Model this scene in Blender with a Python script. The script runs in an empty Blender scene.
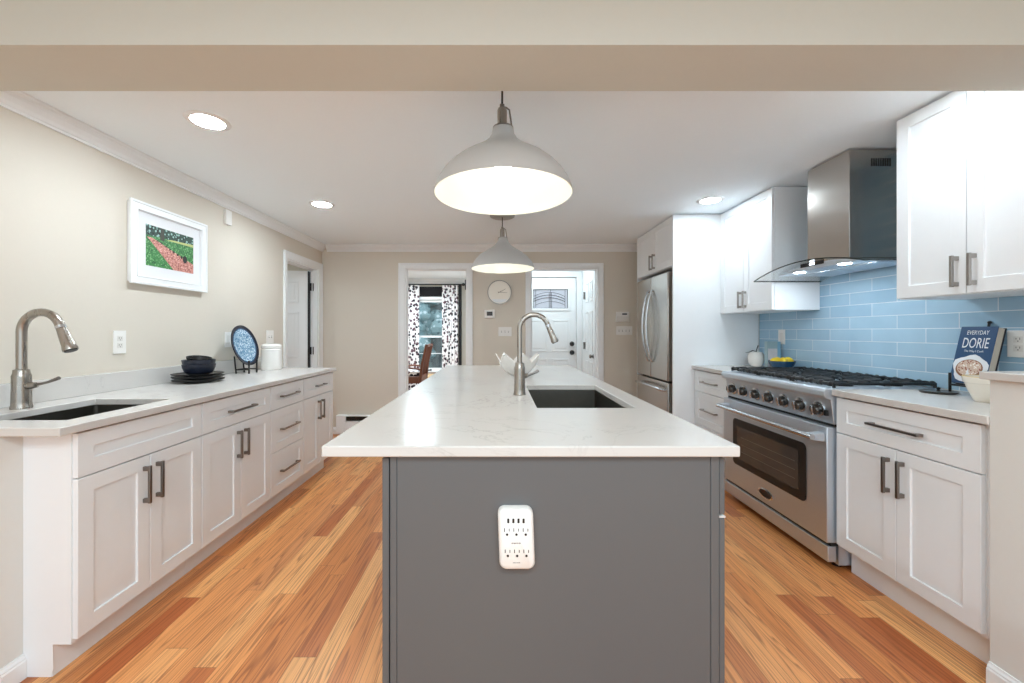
import bpy, bmesh, math, random
from mathutils import Vector, Matrix
random.seed(7)
sc = bpy.context.scene
C = sc.collection
PI = math.pi

# ------------------------------------------------------------------ camera, world, exposure
cam_d = bpy.data.cameras.new('camera'); cam = bpy.data.objects.new('camera', cam_d); C.objects.link(cam)
cam.location = (0, 0, 1.24); cam.rotation_euler = (PI/2, 0, 0)
cam_d.sensor_width = 36; cam_d.lens = 36*400/1024
cam_d.shift_x = 13/1024; cam_d.shift_y = -9.5/1024
cam_d.clip_start = 0.02; cam_d.clip_end = 200
sc.camera = cam
w = bpy.data.worlds.new('world'); sc.world = w; w.use_nodes = True
bg = w.node_tree.nodes['Background']; bg.inputs[0].default_value = (0.78, 0.91, 1.0, 1); bg.inputs[1].default_value = 0.48
sc.view_settings.view_transform = 'Standard'; sc.view_settings.look = 'None'
sc.view_settings.gamma = 1; sc.view_settings.use_curve_mapping = False
sc.view_settings.exposure = 1.76
BULB, DOWN, HOODL, HALL, DINE, NEAR, SIDE = 8.0, 78.0, 62.0, 3.1, 23.0, 20.0, 3.2
sc.cycles.use_denoising = True
sc.cycles.max_bounces = 14; sc.cycles.diffuse_bounces = 12; sc.cycles.glossy_bounces = 5
sc.cycles.transparent_max_bounces = 12
sc.cycles.sample_clamp_indirect = 10.0

def area_light(name, loc, sx, sy, watts, color=(.76, .92, 1), rot=(0, 0, 0)):
    d = bpy.data.lights.new(name, 'AREA'); d.shape = 'RECTANGLE'; d.size = sx; d.size_y = sy
    d.energy = watts; d.color = color
    o = bpy.data.objects.new(name, d); C.objects.link(o); o.location = loc; o.rotation_euler = rot
    return o
# area lights at ceiling height in the rooms around the kitchen
area_light('near_room_fill_light', (0, -0.6, 2.27), 2.2, .9, NEAR)  # added fill from the unseen room behind the camera
area_light('hall_ceiling_light', (.6, 5.45, 2.27), .9, .35, HALL)
area_light('dining_fill_light', (-1.6, 6.5, 2.27), 1.0, 1.0, DINE)  # unseen lamp added to brighten the dining room and spill into the kitchen
area_light('side_room_fill_light', (-3.2, 3.9, 2.27), .4, .4, SIDE)  # unseen lamp added to light the open door leaf

# ------------------------------------------------------------------ materials
def srgb(r, g, b):
    f = lambda c: (c/255/12.92) if c/255 <= .04045 else ((c/255+.055)/1.055)**2.4
    return (f(r), f(g), f(b), 1)
MATS = {}
def new_mat(name):
    m = bpy.data.materials.new(name); m.use_nodes = True
    nt = m.node_tree; p = nt.nodes['Principled BSDF']
    return m, nt, p
def N(nt, t, **kw):
    n = nt.nodes.new(t)
    for k, v in kw.items(): setattr(n, k, v)
    return n
def objco(nt, scale=(1, 1, 1)):
    g = N(nt, 'ShaderNodeNewGeometry'); mp = N(nt, 'ShaderNodeMapping'); mp.inputs['Scale'].default_value = scale
    nt.links.new(g.outputs['Position'], mp.inputs['Vector']); return mp.outputs[0]
def mat(name, col, rough=.5, metal=0, var=.03, nscale=12, stretch=(1, 1, 1), bump=0, spec=.5, coat=0, rvar=0):
    if name in MATS: return MATS[name]
    m, nt, p = new_mat(name)
    co = objco(nt, stretch)
    n = N(nt, 'ShaderNodeTexNoise'); n.inputs['Scale'].default_value = nscale; n.inputs['Detail'].default_value = 3
    nt.links.new(co, n.inputs['Vector'])
    r = N(nt, 'ShaderNodeMapRange'); r.inputs['To Min'].default_value = 1-var; r.inputs['To Max'].default_value = 1+var
    nt.links.new(n.outputs['Fac'], r.inputs['Value'])
    h = N(nt, 'ShaderNodeHueSaturation'); h.inputs['Color'].default_value = col
    nt.links.new(r.outputs[0], h.inputs['Value']); nt.links.new(h.outputs[0], p.inputs['Base Color'])
    p.inputs['Roughness'].default_value = rough; p.inputs['Metallic'].default_value = metal
    p.inputs['Specular IOR Level'].default_value = spec
    p.inputs['Coat Weight'].default_value = coat
    if rvar:
        r2 = N(nt, 'ShaderNodeMapRange'); r2.inputs['To Min'].default_value = rough-rvar; r2.inputs['To Max'].default_value = rough+rvar
        nt.links.new(n.outputs['Fac'], r2.inputs['Value']); nt.links.new(r2.outputs[0], p.inputs['Roughness'])
    if bump:
        b = N(nt, 'ShaderNodeBump'); b.inputs['Strength'].default_value = bump; b.inputs['Distance'].default_value = .002
        nt.links.new(n.outputs['Fac'], b.inputs['Height']); nt.links.new(b.outputs[0], p.inputs['Normal'])
    MATS[name] = m; return m
def emis(name, col, strength):
    m, nt, p = new_mat(name)
    p.inputs['Base Color'].default_value = col; p.inputs['Emission Color'].default_value = col
    p.inputs['Emission Strength'].default_value = strength; return m

WALL = mat('wall_paint', srgb(216, 208, 195), .75, var=.012, nscale=60, bump=.04)
WALLB = WALL
CEIL = mat('ceiling_paint', srgb(241, 249, 254), .85, var=.012, nscale=90, bump=.08)
BEAM = mat('beam_paint', srgb(204, 205, 196), .8, var=.012, nscale=60, bump=.04)
TRIM = mat('trim_white', srgb(238, 240, 241), .4, var=.01, nscale=30)
KNEE = mat('half_wall_paint', srgb(222, 222, 218), .75, var=.012, nscale=60, bump=.04)
CAB = mat('cabinet_white', srgb(238, 241, 243), .38, var=.01, nscale=25)
CABI = mat('cabinet_inside', srgb(120, 116, 110), .6)
GREY = mat('island_grey', srgb(96, 97, 98), .45, var=.02, nscale=3)
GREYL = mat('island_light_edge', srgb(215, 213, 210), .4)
NICKEL = mat('brushed_nickel', srgb(168, 162, 154), .28, 1, var=.08, nscale=60, stretch=(1, 1, .08), rvar=.06)
PULL = mat('pull_dark_nickel', srgb(140, 134, 129), .3, 1, var=.06, nscale=60)
PULLL = mat('pull_light_nickel', srgb(165, 160, 155), .28, 1, var=.06, nscale=60)
CHROME = mat('bright_steel', srgb(204, 208, 212), .2, 1, var=.03)
STEEL = mat('brushed_steel', srgb(212, 220, 228), .46, 1, var=.04, nscale=220, stretch=(1, .03, 1), rvar=.03)
STEELV = mat('brushed_steel_vertical', srgb(192, 186, 179), .25, 1, var=.035, nscale=220, stretch=(1, 1, .03), rvar=.02)
SINKM = mat('sink_steel', srgb(120, 117, 110), .35, 1, var=.1, nscale=30, rvar=.05)
BLACK = mat('black_iron', srgb(14, 14, 15), .4, var=.2, nscale=60, bump=.2)
BLKM = mat('black_metal', srgb(18, 18, 19), .35, var=.1)
DARK = mat('dark_gap', srgb(20, 20, 20), .6)
DGLASS = mat('oven_glass', srgb(22, 20, 19), .05, var=.1, spec=.6)
SHADE = mat('shade_grey', srgb(188, 186, 183), .5, var=.01)
SHADEIN = mat('shade_inside_white', srgb(250, 245, 230), .6, var=.01)
PORC = mat('white_porcelain', srgb(236, 233, 228), .18, var=.01)
CREAM = mat('cream_ceramic', srgb(236, 229, 216), .25, var=.02)
PLASTIC = mat('white_plastic', srgb(238, 236, 232), .3, var=.005)
NAVY = mat('navy_glaze', srgb(16, 24, 42), .33, var=.5, nscale=30)
NAVYB = mat('blue_black_glaze', srgb(10, 11, 14), .42, var=.4, nscale=40)
BOWLB = mat('blue_bowl_glaze', srgb(24, 66, 100), .2, var=.2)
LEMON = mat('lemon_skin', srgb(236, 205, 40), .4, var=.08, nscale=150, bump=.4)
WOODCH = mat('chair_wood', srgb(104, 54, 30), .4, var=.25, nscale=25, stretch=(1, 1, .1))
WOODT = mat('bench_wood', srgb(196, 156, 112), .45, var=.12, nscale=20, stretch=(.1, 1, 1))
BULBM = emis('bulb_glow', (.86, .95, 1, 1), BULB)
DOWNM = emis('downlight_glow', (.80, .92, 1, 1), DOWN)
DOWNR = emis('downlight_glow_dimmed', (.80, .92, 1, 1), DOWN*.42)
HOODM = emis('hood_lamp_glow', (.85, .94, 1, 1), HOODL)
PAPER = mat('page_edges', srgb(196, 184, 168), .8, var=.15, nscale=300, stretch=(8, .2, .2))
CLOCKF = mat('clock_face', srgb(246, 240, 228), .4, var=.01)

def mix(nt, a, b, fac, blend='MIX'):
    n = N(nt, 'ShaderNodeMix', data_type='RGBA', blend_type=blend)
    for sock, v in ((n.inputs[6], a), (n.inputs[7], b), (n.inputs[0], fac)):
        if isinstance(v, (tuple, float, int)): sock.default_value = v
        else: nt.links.new(v, sock)
    return n.outputs[2]
def math_(nt, op, a, b=None):
    n = N(nt, 'ShaderNodeMath', operation=op)
    for i, v in enumerate((a, b)):
        if v is None: continue
        if isinstance(v, (float, int)): n.inputs[i].default_value = v
        else: nt.links.new(v, n.inputs[i])
    return n.outputs[0]
def ramp(nt, fac, stops):
    r = N(nt, 'ShaderNodeValToRGB'); e = r.color_ramp.elements
    e[0].position, e[0].color = stops[0]; e[1].position, e[1].color = stops[-1]
    for p_, c_ in stops[1:-1]:
        x = e.new(p_); x.color = c_
    nt.links.new(fac, r.inputs[0]); return r.outputs[0]

def quartz():
    m, nt, p = new_mat('white_quartz')
    co = objco(nt)
    n1 = N(nt, 'ShaderNodeTexNoise'); n1.inputs['Scale'].default_value = 2.6; n1.inputs['Detail'].default_value = 7; n1.inputs['Roughness'].default_value = .62; n1.inputs['Distortion'].default_value = .9
    nt.links.new(co, n1.inputs['Vector'])
    v = math_(nt, 'ABSOLUTE', math_(nt, 'SUBTRACT', n1.outputs['Fac'], .5))
    n2 = N(nt, 'ShaderNodeTexNoise'); n2.inputs['Scale'].default_value = 1.7; n2.inputs['Detail'].default_value = 3
    nt.links.new(co, n2.inputs['Vector'])
    mask = ramp(nt, n2.outputs['Fac'], [(.48, (0, 0, 0, 1)), (.66, (1, 1, 1, 1))])
    vein = ramp(nt, v, [(0, (1, 1, 1, 1)), (.012, (0, 0, 0, 1))])
    f = math_(nt, 'MULTIPLY', math_(nt, 'MULTIPLY', vein, mask), .38)
    soft = ramp(nt, n2.outputs['Fac'], [(.3, srgb(213, 210, 206)), (.7, srgb(207, 204, 200))])
    nt.links.new(mix(nt, soft, srgb(150, 146, 142), f), p.inputs['Base Color'])
    p.inputs['Roughness'].default_value = .22
    return m
QUARTZ = quartz()

def floor_mat():
    m, nt, p = new_mat('red_oak_boards')
    g = N(nt, 'ShaderNodeNewGeometry'); s = N(nt, 'ShaderNodeSeparateXYZ'); nt.links.new(g.outputs['Position'], s.inputs[0])
    W, L = .087, .95
    xs = math_(nt, 'DIVIDE', s.outputs[0], W); row = math_(nt, 'FLOOR', xs); fx = math_(nt, 'FRACT', xs)
    wn = N(nt, 'ShaderNodeTexWhiteNoise', noise_dimensions='1D'); nt.links.new(row, wn.inputs['W'])
    ys = math_(nt, 'ADD', math_(nt, 'DIVIDE', s.outputs[1], L), math_(nt, 'MULTIPLY', wn.outputs['Value'], 7.3))
    cell = math_(nt, 'FLOOR', ys); fy = math_(nt, 'FRACT', ys)
    cb = N(nt, 'ShaderNodeCombineXYZ'); nt.links.new(row, cb.inputs[0]); nt.links.new(cell, cb.inputs[1])
    w2 = N(nt, 'ShaderNodeTexWhiteNoise', noise_dimensions='3D'); nt.links.new(cb.outputs[0], w2.inputs['Vector'])
    base = ramp(nt, w2.outputs['Value'], [(0, srgb(182, 100, 56)), (.22, srgb(214, 136, 76)), (.55, srgb(236, 162, 98)), (.85, srgb(246, 186, 122)), (1, srgb(196, 112, 60))])
    # grain, offset per board
    off = N(nt, 'ShaderNodeVectorMath', operation='SCALE'); nt.links.new(w2.outputs['Color'], off.inputs[0]); off.inputs['Scale'].default_value = 40
    add = N(nt, 'ShaderNodeVectorMath', operation='ADD'); nt.links.new(g.outputs['Position'], add.inputs[0]); nt.links.new(off.outputs[0], add.inputs[1])
    mp = N(nt, 'ShaderNodeMapping'); mp.inputs['Scale'].default_value = (13, .5, 1); nt.links.new(add.outputs[0], mp.inputs['Vector'])
    n = N(nt, 'ShaderNodeTexNoise'); n.inputs['Scale'].default_value = 1.0; n.inputs['Detail'].default_value = 2; n.inputs['Distortion'].default_value = .12
    nt.links.new(mp.outputs[0], n.inputs['Vector'])
    rings = math_(nt, 'FRACT', math_(nt, 'MULTIPLY', n.outputs['Fac'], 15.0))
    gl = ramp(nt, rings, [(0, (0, 0, 0, 1)), (.62, (.12, .12, .12, 1)), (.88, (1, 1, 1, 1)), (1, (0, 0, 0, 1))])
    mp2 = N(nt, 'ShaderNodeMapping'); mp2.inputs['Scale'].default_value = (380, 3.5, 1); nt.links.new(add.outputs[0], mp2.inputs['Vector'])
    n2 = N(nt, 'ShaderNodeTexNoise'); n2.inputs['Scale'].default_value = 1; n2.inputs['Detail'].default_value = 2; nt.links.new(mp2.outputs[0], n2.inputs['Vector'])
    c1 = mix(nt, base, srgb(118, 56, 22), math_(nt, 'MULTIPLY', gl, .62))
    c2 = mix(nt, c1, srgb(120, 66, 36), math_(nt, 'MULTIPLY', ramp(nt, n2.outputs['Fac'], [(.48, (0, 0, 0, 1)), (.7, (1, 1, 1, 1))]), .45))
    ex = math_(nt, 'LESS_THAN', math_(nt, 'MINIMUM', fx, math_(nt, 'SUBTRACT', 1.0, fx)), .011)
    ey = math_(nt, 'LESS_THAN', math_(nt, 'MINIMUM', fy, math_(nt, 'SUBTRACT', 1.0, fy)), .0012)
    seam = math_(nt, 'MAXIMUM', ex, ey)
    nt.links.new(mix(nt, c2, srgb(92, 50, 28), math_(nt, 'MULTIPLY', seam, .6)), p.inputs['Base Color'])
    p.inputs['Roughness'].default_value = .36
    b = N(nt, 'ShaderNodeBump'); b.inputs['Strength'].default_value = .15; b.inputs['Distance'].default_value = .001
    nt.links.new(math_(nt, 'SUBTRACT', 1.0, seam), b.inputs['Height']); nt.links.new(b.outputs[0], p.inputs['Normal'])
    return m
FLOOR = floor_mat()

def tile_mat():
    m, nt, p = new_mat('blue_glazed_tile')
    g = N(nt, 'ShaderNodeNewGeometry'); s = N(nt, 'ShaderNodeSeparateXYZ'); nt.links.new(g.outputs['Position'], s.inputs[0])
    H, L = .0785, .314
    zs = math_(nt, 'DIVIDE', math_(nt, 'SUBTRACT', s.outputs[2], .945), H); row = math_(nt, 'FLOOR', zs); fz = math_(nt, 'FRACT', zs)
    half = math_(nt, 'MULTIPLY', math_(nt, 'MODULO', row, 2.0), .5)
    ys = math_(nt, 'ADD', math_(nt, 'DIVIDE', math_(nt, 'SUBTRACT', s.outputs[1], 1.854-.157), L), half)
    ys = math_(nt, 'ADD', ys, 10.0)
    cell = math_(nt, 'FLOOR', ys); fy = math_(nt, 'FRACT', ys)
    cb = N(nt, 'ShaderNodeCombineXYZ'); nt.links.new(row, cb.inputs[0]); nt.links.new(cell, cb.inputs[1])
    wn = N(nt, 'ShaderNodeTexWhiteNoise', noise_dimensions='3D'); nt.links.new(cb.outputs[0], wn.inputs['Vector'])
    n = N(nt, 'ShaderNodeTexNoise'); n.inputs['Scale'].default_value = 9; n.inputs['Detail'].default_value = 3
    nt.links.new(g.outputs['Position'], n.inputs['Vector'])
    v = math_(nt, 'ADD', math_(nt, 'MULTIPLY', wn.outputs['Value'], .5), math_(nt, 'MULTIPLY', n.outputs['Fac'], .5))
    base = ramp(nt, v, [(.1, srgb(142, 176, 200)), (.9, srgb(168, 200, 220))])
    ez = math_(nt, 'LESS_THAN', math_(nt, 'MINIMUM', fz, math_(nt, 'SUBTRACT', 1.0, fz)), .024)
    ey = math_(nt, 'LESS_THAN', math_(nt, 'MINIMUM', fy, math_(nt, 'SUBTRACT', 1.0, fy)), .006)
    gr = math_(nt, 'MAXIMUM', ez, ey)
    nt.links.new(mix(nt, base, srgb(214, 222, 228), gr), p.inputs['Base Color'])
    r = math_(nt, 'ADD', .1, math_(nt, 'MULTIPLY', gr, .6)); nt.links.new(r, p.inputs['Roughness'])
    b = N(nt, 'ShaderNodeBump'); b.inputs['Strength'].default_value = .35; b.inputs['Distance'].default_value = .002
    hh = math_(nt, 'ADD', math_(nt, 'SUBTRACT', 1.0, gr), math_(nt, 'MULTIPLY', n.outputs['Fac'], .6))
    nt.links.new(hh, b.inputs['Height']); nt.links.new(b.outputs[0], p.inputs['Normal'])
    return m
TILE = tile_mat()

def spots(name, base, dots, scale, thr, rough=.7, dots2=None):
    m, nt, p = new_mat(name)
    v = N(nt, 'ShaderNodeTexVoronoi'); v.inputs['Scale'].default_value = scale; nt.links.new(objco(nt), v.inputs['Vector'])
    f = ramp(nt, v.outputs['Distance'], [(thr, (1, 1, 1, 1)), (thr+.06, (0, 0, 0, 1))])
    d = dots
    if dots2:
        s = N(nt, 'ShaderNodeSeparateColor'); nt.links.new(v.outputs['Color'], s.inputs[0])
        d = mix(nt, dots, dots2, math_(nt, 'GREATER_THAN', s.outputs[0], .6))
    nt.links.new(mix(nt, base, d, f), p.inputs['Base Color']); p.inputs['Roughness'].default_value = rough
    return m
CURT = spots('floral_fabric', srgb(236, 232, 232), srgb(28, 22, 36), 17, .42, dots2=srgb(92, 62, 74))
PLATEB = spots('blue_speckle_glaze', srgb(128, 164, 190), srgb(196, 218, 232), 80, .42, .15, srgb(76, 116, 150))
GRASS = spots('print_grass', srgb(62, 128, 70), srgb(120, 176, 116), 90, .4, .5, srgb(34, 84, 50))
PATHM = spots('print_path', srgb(204, 140, 128), srgb(236, 190, 178), 100, .4, .5, srgb(158, 92, 86))
PRTREE = spots('print_trees', srgb(44, 74, 62), srgb(150, 190, 182), 60, .4, .5, srgb(20, 32, 32))
PIE = spots('pie_filling', srgb(206, 180, 160), srgb(244, 238, 232), 120, .35, .5, srgb(150, 84, 70))

def glass_mat(name, tint, refl=1.0):
    m, nt, p = new_mat(name); nt.nodes.remove(p)
    o = nt.nodes['Material Output']; t = N(nt, 'ShaderNodeBsdfTransparent'); t.inputs[0].default_value = tint
    gl = N(nt, 'ShaderNodeBsdfGlossy'); gl.inputs['Roughness'].default_value = .03
    fr = N(nt, 'ShaderNodeFresnel'); fr.inputs['IOR'].default_value = 1.45
    mx = N(nt, 'ShaderNodeMixShader'); nt.links.new(math_(nt, 'MULTIPLY', fr.outputs[0], refl), mx.inputs[0]); nt.links.new(t.outputs[0], mx.inputs[1]); nt.links.new(gl.outputs[0], mx.inputs[2])
    nt.links.new(mx.outputs[0], o.inputs[0]); return m
GLASS = glass_mat('clear_glass', (.95, .97, .97, 1))
HGLASS = glass_mat('hood_glass', (.975, .985, .985, 1), .35)

# ------------------------------------------------------------------ mesh helpers
class M:
    def __init__(s): s.bm = bmesh.new()
    def poly(s, pts):
        return s.bm.faces.new([s.bm.verts.new(p) for p in pts])
    def box(s, x0, x1, y0, y1, z0, z1):
        x0, x1 = sorted((x0, x1)); y0, y1 = sorted((y0, y1)); z0, z1 = sorted((z0, z1))
        v = [s.bm.verts.new((x, y, z)) for x in (x0, x1) for y in (y0, y1) for z in (z0, z1)]
        for f in ((0, 1, 3, 2), (4, 6, 7, 5), (0, 4, 5, 1), (2, 3, 7, 6), (0, 2, 6, 4), (1, 5, 7, 3)):
            s.bm.faces.new([v[i] for i in f])
        return s
    def prism(s, pts, direction):
        """extrude a planar list of 3-D points along a vector"""
        d = Vector(direction); a = [s.bm.verts.new(p) for p in pts]; b = [s.bm.verts.new(Vector(p)+d) for p in pts]
        n = len(pts); s.bm.faces.new(a[::-1]); s.bm.faces.new(b)
        for i in range(n): s.bm.faces.new((a[i], a[(i+1) % n], b[(i+1) % n], b[i]))
        return s
    def ring(s, c, r, u, v, seg):
        return [s.bm.verts.new(c + u*r*math.cos(2*PI*i/seg) + v*r*math.sin(2*PI*i/seg)) for i in range(seg)]
    def tube(s, pts, r, seg=12, caps=True, flat=1.0):
        pts = [Vector(p) for p in pts]; n = len(pts)
        rs = r if isinstance(r, (list, tuple)) else [r]*n
        t = (pts[1]-pts[0]).normalized()
        u = t.orthogonal().normalized() if abs(t.z) > .9 else t.cross(Vector((0, 0, 1))).normalized()
        prev = None; first = None
        for i in range(n):
            if i == 0: tt = pts[1]-pts[0]
            elif i == n-1: tt = pts[-1]-pts[-2]
            else: tt = (pts[i+1]-pts[i]).normalized()+(pts[i]-pts[i-1]).normalized()
            tt.normalize(); u = (u-tt*u.dot(tt)).normalized(); v = tt.cross(u)
            ring = s.ring(pts[i], rs[i], u, v*flat, seg)
            if prev:
                for k in range(seg): s.bm.faces.new((prev[k], prev[(k+1) % seg], ring[(k+1) % seg], ring[k]))
            else: first = ring
            prev = ring
        if caps: s.bm.faces.new(first[::-1]); s.bm.faces.new(prev)
        return s
    def lathe(s, prof, c=(0, 0, 0), seg=40, axis=(0, 0, 1), wob=None):
        c = Vector(c); a = Vector(axis).normalized()
        u = a.orthogonal().normalized() if abs(a.z) < .99 else Vector((1, 0, 0)); v = a.cross(u)
        rings = []
        for r, z in prof:
            if r < 1e-6: rings.append([s.bm.verts.new(c+a*z)])
            else:
                rr = []
                for i in range(seg):
                    th = 2*PI*i/seg; k = 1+(wob(th) if wob else 0)
                    rr.append(s.bm.verts.new(c+a*z+u*r*k*math.cos(th)+v*r*k*math.sin(th)))
                rings.append(rr)
        for A, B in zip(rings[:-1], rings[1:]):
            if len(A) == 1 and len(B) == 1: continue
            for i in range(seg):
                j = (i+1) % seg
                if len(A) == 1: s.bm.faces.new((A[0], B[j], B[i]))
                elif len(B) == 1: s.bm.faces.new((A[i], A[j], B[0]))
                else: s.bm.faces.new((A[i], A[j], B[j], B[i]))
        return s
    def slab(s, x0, x1, y0, y1, z0, z1, hole):
        hx0, hx1, hy0, hy1 = hole; xs = [x0, hx0, hx1, x1]; ys = [y0, hy0, hy1, y1]
        T = [[s.bm.verts.new((x, y, z1)) for y in ys] for x in xs]; B = [[s.bm.verts.new((x, y, z0)) for y in ys] for x in xs]
        F = s.bm.faces.new
        for i in range(3):
            for j in range(3):
                if i == 1 and j == 1: continue
                F((T[i][j], T[i+1][j], T[i+1][j+1], T[i][j+1])); F((B[i][j], B[i][j+1], B[i+1][j+1], B[i+1][j]))
        for i in range(3):
            F((T[i][0], B[i][0], B[i+1][0], T[i+1][0])); F((T[i+1][3], B[i+1][3], B[i][3], T[i][3]))
            F((T[0][i+1], B[0][i+1], B[0][i], T[0][i])); F((T[3][i], B[3][i], B[3][i+1], T[3][i+1]))
        F((T[1][1], T[2][1], B[2][1], B[1][1])); F((T[2][2], T[1][2], B[1][2], B[2][2]))
        F((T[1][2], T[1][1], B[1][1], B[1][2])); F((T[2][1], T[2][2], B[2][2], B[2][1]))
        return s
    def ball(s, c, r, sc3=(1, 1, 1), u=16, v=10, rot=None):
        mt = Matrix.Translation(c) @ (rot.to_4x4() if rot else Matrix()) @ Matrix.Diagonal((r*sc3[0], r*sc3[1], r*sc3[2], 1))
        bmesh.ops.create_uvsphere(s.bm, u_segments=u, v_segments=v, radius=1, matrix=mt); return s
    def xform(s, mtx):
        bmesh.ops.transform(s.bm, matrix=mtx, verts=s.bm.verts); return s
    def shear_rot(s, c, axis, ang):
        bmesh.ops.rotate(s.bm, cent=Vector(c), matrix=Matrix.Rotation(ang, 3, axis), verts=s.bm.verts); return s

ORG = {}
def build(name, m, material, parent=None, bevel=0, smooth=False, label=None, seg=2, mods=None, ang=.6):
    bm = m.bm; bmesh.ops.recalc_face_normals(bm, faces=bm.faces)
    if parent is not None: org = ORG[parent.name]
    else:
        xs = [v.co for v in bm.verts]
        org = Vector(((min(v.x for v in xs)+max(v.x for v in xs))/2, (min(v.y for v in xs)+max(v.y for v in xs))/2, min(v.z for v in xs)))
    for v in bm.verts: v.co -= org
    me = bpy.data.meshes.new(name); bm.to_mesh(me); bm.free(); me.materials.append(material)
    o = bpy.data.objects.new(name, me); C.objects.link(o)
    if parent is not None: o.parent = parent
    else: o.location = org
    ORG[o.name] = org
    if smooth or bevel:
        me.shade_smooth(); me.set_sharp_from_angle(angle=ang)
    if bevel:
        b = o.modifiers.new('bevel', 'BEVEL'); b.width = bevel; b.segments = seg; b.limit_method = 'ANGLE'; b.harden_normals = False
    if label: o['label'] = label
    return o
def tag(o, label, cat, group=None):
    o['label'] = label; o['category'] = cat
    if group: o['group'] = group
    return o
def thing(name, label, cat, loc, group=None):
    o = bpy.data.objects.new(name, None); C.objects.link(o); o.location = loc; o.empty_display_size = .1
    ORG[o.name] = Vector(loc); return tag(o, label, cat, group)
def struct(name, m, material, parent=None, bevel=0, smooth=False):
    o = build(name, m, material, parent, bevel, smooth)
    if parent is None: o['kind'] = 'structure'
    return o
def text_m(body, size, mtx, depth=.0004):
    cu = bpy.data.curves.new('t', 'FONT'); cu.body = body; cu.size = size; cu.extrude = depth; cu.align_x = 'CENTER'; cu.resolution_u = 3
    ob = bpy.data.objects.new('t', cu); C.objects.link(ob)
    bpy.context.view_layer.update()
    me = bpy.data.meshes.new_from_object(ob.evaluated_get(bpy.context.evaluated_depsgraph_get()))
    m = M(); m.bm.from_mesh(me); m.xform(mtx)
    bpy.data.objects.remove(ob); bpy.data.curves.remove(cu); bpy.data.meshes.remove(me)
    return m

# face frames: (u along the face, v up, n outwards)
class Face:
    def __init__(s, kind, plane): s.k = kind; s.p = plane
    def P(s, u, v, n):
        if s.k == '+x': return Vector((s.p+n, u, v))
        if s.k == '-x': return Vector((s.p-n, u, v))
        if s.k == '-y': return Vector((u, s.p-n, v))
    def box(s, m, u0, u1, v0, v1, n0, n1):
        a = s.P(u0, v0, n0); b = s.P(u1, v1, n1); m.box(a.x, b.x, a.y, b.y, a.z, b.z)
    def dir(s): return {'+x': Vector((1, 0, 0)), '-x': Vector((-1, 0, 0)), '-y': Vector((0, -1, 0))}[s.k]

def shaker(F, u0, u1, v0, v1, parent, name, material=None, t=.019, sw=.058, rec=.008):
    """door or drawer front; outer face at n=0, back at n=-t"""
    m = M(); g = .0015; u0 += g; u1 -= g; v0 += g; v1 -= g
    d = F.P
    def ringq(ua, ub, va, vb, na, uc, ud, vc, vd, nb):
        A = [d(ua, va, na), d(ub, va, na), d(ub, vb, na), d(ua, vb, na)]; B = [d(uc, vc, nb), d(ud, vc, nb), d(ud, vd, nb), d(uc, vd, nb)]
        return A, B
    loops = [(u0, u1, v0, v1, -t), (u0, u1, v0, v1, 0), (u0+sw, u1-sw, v0+sw, v1-sw, 0), (u0+sw+.001, u1-sw-.001, v0+sw+.001, v1-sw-.001, -rec)]
    rings = [[m.bm.verts.new(d(a, c, n)), m.bm.verts.new(d(b, c, n)), m.bm.verts.new(d(b, e, n)), m.bm.verts.new(d(a, e, n))]
             for (a, b, c, e, n) in loops]
    rings = [r if isinstance(r, list) else list(r) for r in rings]
    for A, B in zip(rings[:-1], rings[1:]):
        for i in range(4): m.bm.faces.new((A[i], A[(i+1) % 4], B[(i+1) % 4], B[i]))
    m.bm.faces.new(rings[0][::-1]); m.bm.faces.new(rings[-1])
    return build(name, m, material or CAB, parent, bevel=.0015)

def pull(F, u, v, L, vertical, parent, material=None, out=.032, name='handle'):
    m = M(); b = .0055
    if vertical:
        F.box(m, u-b, u+b, v-L/2, v+L/2, out-.011, out)
        for s_ in (-1, 1): F.box(m, u-b*1.15, u+b*1.15, v+s_*(L/2-.012)-.009, v+s_*(L/2-.012)+.009, .0002, out-.004)
    else:
        F.box(m, u-L/2, u+L/2, v-b, v+b, out-.011, out)
        for s_ in (-1, 1): F.box(m, u+s_*(L/2-.012)-.009, u+s_*(L/2-.012)+.009, v-b*1.15, v+b*1.15, .0002, out-.004)
    return build(name, m, material or PULL, parent, bevel=.0012)

CEILZ = 2.295
XL, XR, YB = -2.15, 2.323, 4.86

# ------------------------------------------------------------------ room shell
struct('floor', M().box(-4.3, 3.4, -2.2, 8.2, -.06, 0), FLOOR)
struct('ceiling', M().box(-4.3, 3.4, -1.6, 8.2, CEILZ, CEILZ+.1), CEIL)
struct('wall_left', M().box(XL-.115, XL, -1.6, 4.041, 0, CEILZ).box(XL-.115, XL, 4.744, YB, 0, CEILZ).box(XL-.115, XL, 4.041, 4.744, 1.984, CEILZ), WALL)
struct('wall_right', M().box(XR, XR+.115, -1.6, YB, 0, CEILZ), WALL)
AX0, AX1, BX0, BX1, OT = -1.1415, -.383, .382, 1.206, 2.012
struct('wall_back', M().box(-4.3, AX0, YB, YB+.115, 0, CEILZ).box(AX1, BX0, YB, YB+.115, 0, CEILZ).box(BX1, 3.4, YB, YB+.115, 0, CEILZ)
       .box(AX0, AX1, YB, YB+.115, OT, CEILZ).box(BX0, BX1, YB, YB+.115, OT, CEILZ), WALL)
# dropped beam at the room division
struct('ceiling_beam', M().box(-2.149, 2.322, 1.209, 1.44, 2.1076, CEILZ-.001), BEAM).name = 'trim_1'
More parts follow.
